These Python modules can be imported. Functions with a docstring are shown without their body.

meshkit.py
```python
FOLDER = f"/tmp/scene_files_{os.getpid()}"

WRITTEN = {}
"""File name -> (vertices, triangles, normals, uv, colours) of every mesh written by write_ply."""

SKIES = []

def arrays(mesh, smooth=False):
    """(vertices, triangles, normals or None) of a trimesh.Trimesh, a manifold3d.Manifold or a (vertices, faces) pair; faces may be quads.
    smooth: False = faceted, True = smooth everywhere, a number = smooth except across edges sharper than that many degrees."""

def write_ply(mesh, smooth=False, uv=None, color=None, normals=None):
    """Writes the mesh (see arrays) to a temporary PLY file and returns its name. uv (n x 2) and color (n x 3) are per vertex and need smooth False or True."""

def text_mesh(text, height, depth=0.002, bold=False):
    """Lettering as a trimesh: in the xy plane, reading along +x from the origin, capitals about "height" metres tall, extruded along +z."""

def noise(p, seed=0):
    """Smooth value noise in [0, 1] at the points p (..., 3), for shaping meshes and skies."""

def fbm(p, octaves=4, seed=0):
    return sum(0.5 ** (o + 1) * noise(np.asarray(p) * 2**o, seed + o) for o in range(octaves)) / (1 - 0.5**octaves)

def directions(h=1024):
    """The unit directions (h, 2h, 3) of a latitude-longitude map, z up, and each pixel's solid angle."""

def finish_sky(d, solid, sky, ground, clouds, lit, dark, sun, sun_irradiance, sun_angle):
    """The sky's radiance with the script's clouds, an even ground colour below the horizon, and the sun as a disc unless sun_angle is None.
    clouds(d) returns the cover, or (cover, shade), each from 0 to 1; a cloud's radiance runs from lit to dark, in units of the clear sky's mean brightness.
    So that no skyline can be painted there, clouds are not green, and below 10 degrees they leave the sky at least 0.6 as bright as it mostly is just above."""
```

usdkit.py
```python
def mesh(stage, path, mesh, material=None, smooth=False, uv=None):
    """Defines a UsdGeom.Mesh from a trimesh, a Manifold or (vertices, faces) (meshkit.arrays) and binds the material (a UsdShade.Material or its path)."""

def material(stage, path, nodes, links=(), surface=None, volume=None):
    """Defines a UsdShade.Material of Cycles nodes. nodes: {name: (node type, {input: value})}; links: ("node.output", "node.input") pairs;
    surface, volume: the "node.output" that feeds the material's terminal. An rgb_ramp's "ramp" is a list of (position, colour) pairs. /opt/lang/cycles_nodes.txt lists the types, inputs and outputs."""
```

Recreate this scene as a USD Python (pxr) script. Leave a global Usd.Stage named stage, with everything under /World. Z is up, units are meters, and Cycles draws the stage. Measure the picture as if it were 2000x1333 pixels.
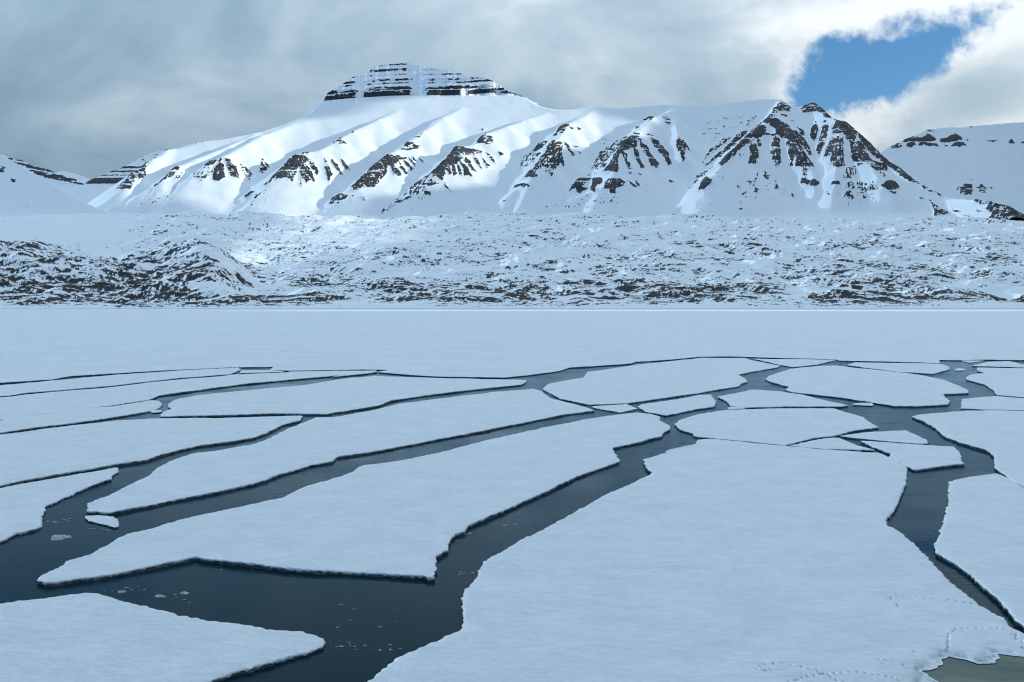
import math, random
import numpy as np
import trimesh, usdkit
from scipy.interpolate import PchipInterpolator, RectBivariateSpline
from scipy.ndimage import gaussian_filter
from scipy.spatial import Delaunay, cKDTree
from scipy.special import erf
from pxr import Gf, Sdf, Usd, UsdGeom, UsdLux, UsdShade, Vt

# ------------------------------------------------------------------ camera, sky, sun
stage = Usd.Stage.CreateInMemory()
UsdGeom.SetStageUpAxis(stage, 'Z')
UsdGeom.SetStageMetersPerUnit(stage, 1.0)
UsdGeom.Xform.Define(stage, '/World')
UsdGeom.Scope.Define(stage, '/World/Looks')
L = '/World/Looks/'

FP = 1946.0          # focal length measured in pixels of the 2000 px wide photograph
HOR = 587.0          # its horizon row
EYE = 15.0           # a ship's deck
cam = UsdGeom.Camera.Define(stage, '/World/camera')
cam.CreateHorizontalApertureAttr(36.0)
cam.CreateVerticalApertureAttr(36.0 * 682 / 1024)
cam.CreateFocalLengthAttr(36.0 * FP / 2000)
cam.CreateVerticalApertureOffsetAttr(-(666.5 - HOR) / 2000 * 36.0)
cam.CreateClippingRangeAttr(Gf.Vec2f(1.0, 60000.0))
cam.CreateExposureAttr(0.98)
cam.AddTranslateOp().Set(Gf.Vec3d(0, 0, EYE))
cam.AddRotateXOp().Set(90.0)

SUN_AZ = math.radians(96)      # from the view direction (+y) towards the right (+x)
SUN_EL = math.radians(14)
SUN = np.array([math.sin(SUN_AZ) * math.cos(SUN_EL), math.cos(SUN_AZ) * math.cos(SUN_EL), math.sin(SUN_EL)])
sun = UsdLux.DistantLight.Define(stage, '/World/sun')
sun.CreateNormalizeAttr(True)
sun.CreateIntensityAttr(0.5)
sun.CreateAngleAttr(0.5)
sun.CreateColorAttr(Gf.Vec3f(1.0, 0.95, 0.87))
zq = Gf.Rotation(Gf.Vec3d(0, 0, 1), Gf.Vec3d(*map(float, SUN)))
sun.AddTransformOp().Set(Gf.Matrix4d().SetRotate(zq))

STR = 0.15
def dirpx(u, v):
    return ((u - 1000) / FP, (HOR - v) / FP)
HOLE = [(1608, 76), (1890, 50), (1812, 162), (1552, 220)]        # corners of the gap in the cloud over the right hand ridge
EDGES = []
for (ua, va), (ub, vb_) in zip(HOLE, HOLE[1:] + HOLE[:1]):
    (x0, z0), (x1, z1) = dirpx(ua, va), dirpx(ub, vb_)
    nx_, nz_ = (z1 - z0), -(x1 - x0)
    l_ = math.hypot(nx_, nz_) * (16 / FP)
    EDGES.append((nx_ / l_, nz_ / l_, -(nx_ * x0 + nz_ * z0) / l_))
S = 0.694 / STR
sky_nodes = {
    'tc': ('texture_coordinate', {}),
    'sep': ('separate_xyz', {}),
    'sky': ('sky_texture', {'sky_type': 'single_scattering', 'sun_disc': False, 'sun_elevation': SUN_EL, 'sun_rotation': SUN_AZ, 'altitude': 100.0}),
    # cloud layer coordinates: the direction projected on a flat layer overhead
    'zden': ('math', {'math_type': 'add', 'value2': 0.16}),
    'zmax': ('math', {'math_type': 'maximum', 'value2': 0.0}),
    'px': ('math', {'math_type': 'divide'}),
    'py': ('math', {'math_type': 'divide'}),
    'pl': ('combine_xyz', {'z': 3.7}),
    'n_big': ('noise_texture', {'scale': 0.55, 'detail': 5.0, 'roughness': 0.52, 'distortion': 0.3}),
    'n_puff': ('noise_texture', {'scale': 1.9, 'detail': 7.0, 'roughness': 0.55, 'distortion': 0.25}),
    'n_mid': ('noise_texture', {'scale': 4.6, 'detail': 7.0, 'roughness': 0.52, 'distortion': 0.5}),
    'dirs': ('mapping', {'scale': (1.0, 1.0, 1.7), 'location': (0.4, 0.0, 0.2)}),
    'n_dir': ('noise_texture', {'scale': 11.0, 'detail': 8.0, 'roughness': 0.62, 'distortion': 0.25}),
    # gaps in the cover
    'lean': ('math', {'math_type': 'multiply_add', 'value2': -0.45}),
    'high': ('map_range', {'range_type': 'smoothstep', 'from_min': 0.26, 'from_max': 0.55, 'to_min': 0.0, 'to_max': 0.095, 'clamp': True}),
    'behind': ('map_range', {'range_type': 'smoothstep', 'from_min': 0.0, 'from_max': -0.6, 'to_min': 0.0, 'to_max': 0.06, 'clamp': True}),
    'hsum': ('math', {'math_type': 'add'}),
    'gsum': ('math', {'math_type': 'add'}),
    'gap': ('map_range', {'range_type': 'smoothstep', 'from_min': 0.60, 'from_max': 0.66, 'to_min': 1.0, 'to_max': 0.0, 'clamp': True}),
    # the blue hole over the right hand ridge
    'hxx': ('math', {'math_type': 'divide'}),
    'hzz': ('math', {'math_type': 'divide'}),
    'ymax': ('math', {'math_type': 'maximum', 'value2': 0.02}),
    'q': ('combine_xyz', {'z': 1.0}),
    'e0': ('vector_math', {'math_type': 'dot_product', 'vector2': EDGES[0]}), 'e1': ('vector_math', {'math_type': 'dot_product', 'vector2': EDGES[1]}),
    'e2': ('vector_math', {'math_type': 'dot_product', 'vector2': EDGES[2]}), 'e3': ('vector_math', {'math_type': 'dot_product', 'vector2': EDGES[3]}),
    'm0': ('math', {'math_type': 'smoothmin', 'value3': 1.6}), 'm1': ('math', {'math_type': 'smoothmin', 'value3': 1.6}), 'r': ('math', {'math_type': 'smoothmin', 'value3': 1.6}),
    'nn': ('math', {'math_type': 'multiply_add', 'value2': 7.5, 'value3': -3.6}),
    'nn2': ('math', {'math_type': 'multiply_add', 'value2': 9.0, 'value3': -4.2}),
    'n_fine': ('noise_texture', {'scale': 34.0, 'detail': 7.0, 'roughness': 0.6, 'distortion': 0.2}),
    'w1': ('math', {'math_type': 'add'}),
    'warp': ('math', {'math_type': 'add'}),
    'hole': ('map_range', {'range_type': 'smoothstep', 'from_min': -1.7, 'from_max': 1.2, 'to_min': 1.0, 'to_max': 0.0, 'clamp': True}),
    'rim': ('map_range', {'range_type': 'smoothstep', 'from_min': -5.0, 'from_max': -0.4, 'to_min': 0.0, 'to_max': 0.13, 'clamp': True}),
    'b0': ('math', {'math_type': 'add'}),
    'cover': ('math', {'math_type': 'multiply'}),
    # brightness: clouds glow towards the sun
    'sdot': ('vector_math', {'math_type': 'dot_product', 'vector2': tuple(SUN)}),
    'glow': ('map_range', {'from_min': -0.55, 'from_max': 0.55, 'to_min': 0.02, 'to_max': 0.96, 'clamp': False}),
    'nb': ('math', {'math_type': 'multiply_add', 'value2': 0.55, 'value3': -0.22}),
    'nd': ('math', {'math_type': 'multiply_add', 'value2': 1.75, 'value3': -0.87}),
    'b1': ('math', {'math_type': 'add'}),
    'b2': ('math', {'math_type': 'add', 'use_clamp': True}),
    'cc': ('rgb_ramp', {'ramp': [(0.0, (0.140, 0.230, 0.322)), (0.42, (0.240, 0.342, 0.430)), (0.74, (0.375, 0.462, 0.53)), (1.0, (0.64, 0.685, 0.71))]}),
    'cs': ('mix_color', {'blend_type': 'multiply', 'fac': 1.0, 'b': (S, S, S), 'use_clamp': False}),
    'cie': ('math', {'math_type': 'multiply_add', 'value2': 2.0 / 1.4, 'value3': 1.0 / 1.4}),
    'ciec': ('combine_xyz', {}),
    'cs2': ('mix_color', {'blend_type': 'multiply', 'fac': 1.0, 'use_clamp': False}),
    'blue': ('mix_color', {'blend_type': 'multiply', 'fac': 1.0, 'b': (0.200, 0.372, 0.566), 'use_clamp': False}),
    'glare_cap': ('mix_color', {'blend_type': 'darken', 'fac': 1.0, 'b': (0.6, 1.57, 3.24), 'use_clamp': False}),     # caps the clear sky brightness, cutting the glare round the sun
    'mix': ('mix_color', {'blend_type': 'mix', 'use_clamp': True}),
    'bg': ('background_shader', {'strength': STR}),
}
sky_links = [
    ('tc.generated', 'sep.vector'), ('sep.z', 'zmax.value1'), ('zmax.value', 'zden.value1'),
    ('sep.x', 'px.value1'), ('zden.value', 'px.value2'), ('sep.y', 'py.value1'), ('zden.value', 'py.value2'),
    ('px.value', 'pl.x'), ('py.value', 'pl.y'), ('pl.vector', 'n_big.vector'), ('pl.vector', 'n_puff.vector'),
    ('tc.generated', 'n_dir.vector'), ('sep.y', 'lean.value1'), ('sep.z', 'lean.value3'), ('lean.value', 'high.value'), ('n_big.fac', 'gsum.value1'), ('sep.y', 'behind.value'), ('high.result', 'hsum.value1'), ('behind.result', 'hsum.value2'), ('hsum.value', 'gsum.value2'), ('gsum.value', 'gap.value'),
    ('sep.y', 'ymax.value1'), ('sep.x', 'hxx.value1'), ('ymax.value', 'hxx.value2'), ('sep.z', 'hzz.value1'), ('ymax.value', 'hzz.value2'),
    ('hxx.value', 'q.x'), ('hzz.value', 'q.y'),
    ('q.vector', 'e0.vector1'), ('q.vector', 'e1.vector1'), ('q.vector', 'e2.vector1'), ('q.vector', 'e3.vector1'),
    ('e0.value', 'm0.value1'), ('e1.value', 'm0.value2'), ('e2.value', 'm1.value1'), ('e3.value', 'm1.value2'), ('m0.value', 'r.value1'), ('m1.value', 'r.value2'),
    ('tc.generated', 'n_fine.vector'), ('n_fine.fac', 'nn.value1'), ('n_dir.fac', 'nn2.value1'), ('nn.value', 'w1.value1'), ('nn2.value', 'w1.value2'), ('r.value', 'warp.value1'), ('w1.value', 'warp.value2'), ('warp.value', 'hole.value'),
    ('gap.result', 'cover.value1'), ('hole.result', 'cover.value2'),
    ('tc.generated', 'sdot.vector1'), ('sdot.value', 'glow.value'),
    ('n_puff.fac', 'nb.value1'), ('tc.generated', 'dirs.vector'), ('dirs.vector', 'n_mid.vector'), ('n_mid.fac', 'nd.value1'), ('warp.value', 'rim.value'), ('glow.result', 'b0.value1'), ('rim.result', 'b0.value2'), ('b0.value', 'b1.value1'), ('nb.value', 'b1.value2'), ('b1.value', 'b2.value1'), ('nd.value', 'b2.value2'),
    ('b2.value', 'cc.fac'), ('cc.color', 'cs.a'), ('sky.color', 'blue.a'),
    ('blue.result', 'glare_cap.a'), ('glare_cap.result', 'mix.a'), ('zmax.value', 'cie.value1'), ('cie.value', 'ciec.x'), ('cie.value', 'ciec.y'), ('cie.value', 'ciec.z'), ('cs.result', 'cs2.a'), ('ciec.vector', 'cs2.b'), ('cs2.result', 'mix.b'), ('cover.value', 'mix.fac'), ('mix.result', 'bg.color'),
]
sky = UsdLux.DomeLight.Define(stage, '/World/sky')
sky.CreateIntensityAttr(1.0)
skym = usdkit.material(stage, L + 'sky_with_clouds', sky_nodes, sky_links, surface='bg.background')
UsdShade.MaterialBindingAPI.Apply(sky.GetPrim()).Bind(skym)
sky.GetPrim().SetCustomDataByKey('kind', 'structure')

# ------------------------------------------------------------------ helpers
rng = np.random.default_rng(7)

def wx(u, y): return (u - 1000.0) / FP * y
def wz(v, y): return EYE + (HOR - v) / FP * y
def ground(u, v, z=0.0):
    """The point of the level z that the photograph shows at (u, v)."""
    y = (EYE - z) * FP / (np.asarray(v, float) - HOR)
    return np.stack([wx(np.asarray(u, float), y), y], -1)

def hash2(ix, iy, seed):
    h = (ix * 374761393 + iy * 668265263 + seed * 974711 + 12345) & 0xFFFFFFFF
    h = ((h ^ (h >> 13)) * 1274126177) & 0xFFFFFFFF
    h = ((h ^ (h >> 16)) * 2246822519) & 0xFFFFFFFF
    return ((h ^ (h >> 15)) & 0xFFFF) / 65535.0
def noise2(x, y, seed=0):
    ix, iy = np.floor(x).astype(np.int64), np.floor(y).astype(np.int64)
    fx, fy = x - ix, y - iy
    sx, sy = fx * fx * fx * (fx * (fx * 6 - 15) + 10), fy * fy * fy * (fy * (fy * 6 - 15) + 10)
    out = 0
    for a in (0, 1):
        for b in (0, 1):
            ang = hash2(ix + a, iy + b, seed) * 2 * np.pi
            out = out + (sx if a else 1 - sx) * (sy if b else 1 - sy) * (np.cos(ang) * (fx - a) + np.sin(ang) * (fy - b))
    return out * 1.4                      # about -1 .. 1
def fbm2(x, y, octaves=4, seed=0, gain=0.5):
    s, a, t = 0, 1.0, 0
    for o in range(octaves):
        s = s + a * noise2(x * 2 ** o + 17.3 * o, y * 2 ** o - 9.1 * o, seed + o)
        t += a * a
        a *= gain
    return s / math.sqrt(t)
def uni(n, sd=0.36):
    """A noise value as its rank, 0 .. 1."""
    return 0.5 * (1 + erf(n / sd / 1.4142))
def sstep(a, b, x):
    t = np.clip((x - a) / (b - a), 0, 1)
    return t * t * (3 - 2 * t)

names = {}
def numbered(parent, name):
    k = names.get((parent, name), 0)
    names[(parent, name)] = k + 1
    return f'{parent}/{name}' + (f'_{k:03d}' if k else '')
def tag(p, label=None, cat=None, group=None, kind=None):
    for k, v in (('label', label), ('category', cat), ('group', group), ('kind', kind)):
        if v: p.SetCustomDataByKey(k, v)
    return p
def thing(name, **kw):
    x = UsdGeom.Xform.Define(stage, numbered('/World', name))
    return tag(x.GetPrim(), **kw)
def put(name, mesh, mat, parent='/World', smooth=True, attrs=None):
    parent = parent if isinstance(parent, str) else str(parent.GetPath())
    m = usdkit.mesh(stage, numbered(parent, name), mesh, mat, smooth=smooth)
    for k, v in (attrs or {}).items():
        UsdGeom.PrimvarsAPI(m).CreatePrimvar(k, Sdf.ValueTypeNames.FloatArray, 'vertex').Set(Vt.FloatArray.FromNumpy(np.asarray(v, np.float32)))
    return m.GetPrim()
def grid_faces(n, m):
    i, j = np.meshgrid(np.arange(n - 1), np.arange(m - 1), indexing='ij')
    a = (i * m + j).ravel()
    return np.vstack([np.stack([a, a + m, a + m + 1], 1), np.stack([a, a + m + 1, a + 1], 1)])

# ------------------------------------------------------------------ materials
def mat_snow(name, col, bump_scale, bump_dist, stretch=(1, 1, 1), var=0.03, rough=0.75):
    lo = tuple(c * (1 - var * k) for c, k in zip(col, (1.15, 1.0, 0.85)))
    return usdkit.material(stage, L + name, {
        'g': ('geometry', {}),
        'mp': ('mapping', {'scale': stretch}),
        'n': ('noise_texture', {'scale': bump_scale, 'detail': 7.0, 'roughness': 0.68}),
        'nl': ('noise_texture', {'scale': bump_scale * 0.16, 'detail': 5.0, 'roughness': 0.6}),
        'sum': ('math', {'math_type': 'multiply_add', 'value2': 0.75}),
        'nr': ('map_range', {'from_min': 0.70, 'from_max': 1.05, 'clamp': True}),
        'mx': ('mix_color', {'a': lo, 'b': col}),
        'wet_and_dent_shade': ('attribute', {'attribute': 'wet_and_dent_shade'}),
        'mw': ('mix_color', {'b': (0.20, 0.27, 0.30)}),  # grey for slush at the pool and for shade painted into the prints
        'b': ('bump', {'strength': 1.0, 'distance': bump_dist}),
        'p': ('principled_bsdf', {'roughness': rough, 'specular_ior_level': 0.25}),
    }, [('g.position', 'mp.vector'), ('mp.vector', 'n.vector'), ('g.position', 'nl.vector'), ('nl.fac', 'sum.value1'), ('n.fac', 'sum.value3'), ('sum.value', 'nr.value'), ('nr.result', 'mx.fac'),
        ('mx.result', 'mw.a'), ('wet_and_dent_shade.fac', 'mw.fac'), ('mw.result', 'p.base_color'), ('n.fac', 'b.height'), ('b.normal', 'p.normal')], surface='p.BSDF')
SNOW = (0.785, 0.87, 0.90)
M_floe = mat_snow('floe_snow', SNOW, 1.9, 0.22, (0.6, 1.2, 1.0), 0.11)
M_sheet = mat_snow('sheet_snow', SNOW, 0.35, 0.6, (0.5, 1.3, 1.0), 0.10)

def mat_rock_snow(name, rock_dark, rock_light, scale, snow=SNOW, bump=1.2, ledge=0.8, lo=0.30, hi=0.68, brown=(0.062, 0.056, 0.050)):
    """Snow and rock by the mesh's own rock value, the rock in level beds."""
    return usdkit.material(stage, L + name, {
        'g': ('geometry', {}),
        'a': ('attribute', {'attribute': 'rock'}),
        'mp': ('mapping', {'scale': (0.12, 0.12, 1.0)}),
        'beds': ('noise_texture', {'scale': scale * 0.5, 'detail': 5.0, 'roughness': 0.65}),
        'n': ('noise_texture', {'scale': scale, 'detail': 6.0, 'roughness': 0.62}),
        'nb': ('noise_texture', {'scale': scale * 0.05, 'detail': 3.0}),
        'cr': ('rgb_ramp', {'ramp': [(0.25, rock_dark), (0.5, tuple((x + y) / 2 for x, y in zip(rock_dark, rock_light))), (0.75, rock_light)]}),
        'br': ('map_range', {'from_min': 0.5, 'from_max': 0.7, 'to_min': 0.0, 'to_max': 0.25, 'clamp': True}),
        'rb': ('mix_color', {'b': brown}),
        'k': ('math', {'math_type': 'multiply_add', 'value2': 0.5, 'value3': -0.25}),
        'f': ('math', {'math_type': 'add'}),
        'led': ('map_range', {'from_min': 0.54, 'from_max': 0.70, 'to_min': 0.0, 'to_max': -ledge, 'clamp': True}),
        'f2': ('math', {'math_type': 'add'}),
        'ff': ('map_range', {'range_type': 'smoothstep', 'from_min': lo, 'from_max': hi, 'clamp': True}),
        'mx': ('mix_color', {'a': snow}),
        'b': ('bump', {'strength': 0.7, 'distance': bump}),
        'p': ('principled_bsdf', {'roughness': 0.85, 'specular_ior_level': 0.2}),
    }, [('g.position', 'mp.vector'), ('mp.vector', 'beds.vector'), ('g.position', 'n.vector'), ('g.position', 'nb.vector'),
        ('beds.fac', 'cr.fac'), ('nb.fac', 'br.value'), ('cr.color', 'rb.a'), ('br.result', 'rb.fac'),
        ('n.fac', 'k.value1'), ('a.fac', 'f.value1'), ('k.value', 'f.value2'), ('beds.fac', 'led.value'), ('f.value', 'f2.value1'), ('led.result', 'f2.value2'), ('f2.value', 'ff.value'), ('ff.result', 'mx.fac'), ('rb.result', 'mx.b'), ('mx.result', 'p.base_color'),
        ('n.fac', 'b.height'), ('b.normal', 'p.normal')], surface='p.BSDF')
M_mtn = mat_rock_snow('mountain_snow_and_rock', (0.014, 0.018, 0.024), (0.078, 0.086, 0.094), 0.09)
M_far = mat_rock_snow('far_mountain_snow_and_rock', (0.030, 0.034, 0.040), (0.075, 0.078, 0.082), 0.05)
M_mor = mat_rock_snow('moraine_snow_and_rubble', (0.016, 0.017, 0.018), (0.060, 0.060, 0.058), 0.35, bump=0.5, ledge=0.0, lo=0.15, hi=1.0, brown=(0.055, 0.05, 0.042))

M_water = usdkit.material(stage, L + 'dark_sea_water', {
    'g': ('geometry', {}),
    'mp': ('mapping', {'scale': (0.45, 1.3, 1.0)}),
    'mp2': ('mapping', {'scale': (0.12, 0.3, 1.0)}),
    'n': ('noise_texture', {'scale': 2.2, 'detail': 4.0, 'roughness': 0.55, 'distortion': 0.6}),
    'n2': ('noise_texture', {'scale': 0.35, 'detail': 3.0, 'roughness': 0.5}),
    'calm': ('map_range', {'range_type': 'smoothstep', 'from_min': 0.36, 'from_max': 0.66, 'to_min': 0.10, 'to_max': 1.0, 'clamp': True}),
    'h': ('math', {'math_type': 'multiply'}),
    'b': ('bump', {'strength': 1.0, 'distance': 0.042}),
    'd': ('diffuse_bsdf', {'color': (0.003, 0.012, 0.018)}),
    'r': ('glossy_bsdf', {'color': (0.70, 0.84, 0.93), 'roughness': 0.03}),
    'f': ('fresnel', {'IOR': 1.105}),
    'm': ('mix_closure', {}),
}, [('g.position', 'mp.vector'), ('g.position', 'mp2.vector'), ('mp.vector', 'n.vector'), ('mp2.vector', 'n2.vector'), ('n2.fac', 'calm.value'),
    ('n.fac', 'h.value1'), ('calm.result', 'h.value2'), ('h.value', 'b.height'), ('b.normal', 'r.normal'), ('f.fac', 'm.fac'), ('d.BSDF', 'm.closure1'), ('r.BSDF', 'm.closure2')], surface='m.closure')

M_pool = usdkit.material(stage, L + 'green_melt_water', {
    'g': ('geometry', {}),
    'mp': ('mapping', {'scale': (0.5, 1.0, 1.0)}),
    'n': ('noise_texture', {'scale': 0.8, 'detail': 6.0, 'roughness': 0.6, 'distortion': 0.8}),
    'c': ('rgb_ramp', {'ramp': [(0.3, (0.05, 0.085, 0.085)), (0.55, (0.105, 0.14, 0.11)), (0.75, (0.17, 0.205, 0.165))]}),
    'b': ('bump', {'strength': 0.6, 'distance': 0.02}),
    'd': ('diffuse_bsdf', {}), 'r': ('glossy_bsdf', {'color': (0.7, 0.85, 0.9), 'roughness': 0.08}), 'f': ('fresnel', {'IOR': 1.12}), 'm': ('mix_closure', {}),
}, [('g.position', 'mp.vector'), ('mp.vector', 'n.vector'), ('n.fac', 'c.fac'), ('c.color', 'd.color'), ('n.fac', 'b.height'), ('b.normal', 'r.normal'), ('f.fac', 'm.fac'), ('d.BSDF', 'm.closure1'), ('r.BSDF', 'm.closure2')], surface='m.closure')

M_ice = usdkit.material(stage, L + 'wet_floe_ice', {
    'g': ('geometry', {}),
    'n': ('noise_texture', {'scale': 1.1, 'detail': 7.0, 'roughness': 0.7}),
    'c': ('rgb_ramp', {'ramp': [(0.3, (0.018, 0.026, 0.026)), (0.5, (0.07, 0.088, 0.078)), (0.70, (0.19, 0.22, 0.21))]}),
    'b': ('bump', {'strength': 0.8, 'distance': 0.05}),
    'p': ('principled_bsdf', {'roughness': 0.35, 'ior': 1.31}),
}, [('g.position', 'n.vector'), ('n.fac', 'c.fac'), ('c.color', 'p.base_color'), ('n.fac', 'b.height'), ('b.normal', 'p.normal')], surface='p.BSDF')
M_brash = usdkit.material(stage, L + 'thin_melting_ice', {
    'g': ('geometry', {}),
    'n': ('noise_texture', {'scale': 4.0, 'detail': 5.0}),
    'c': ('rgb_ramp', {'ramp': [(0.3, (0.10, 0.14, 0.13)), (0.7, (0.35, 0.42, 0.40))]}),
    'p': ('principled_bsdf', {'roughness': 0.25, 'ior': 1.31}),
}, [('g.position', 'n.vector'), ('n.fac', 'c.fac'), ('c.color', 'p.base_color')], surface='p.BSDF')

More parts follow.
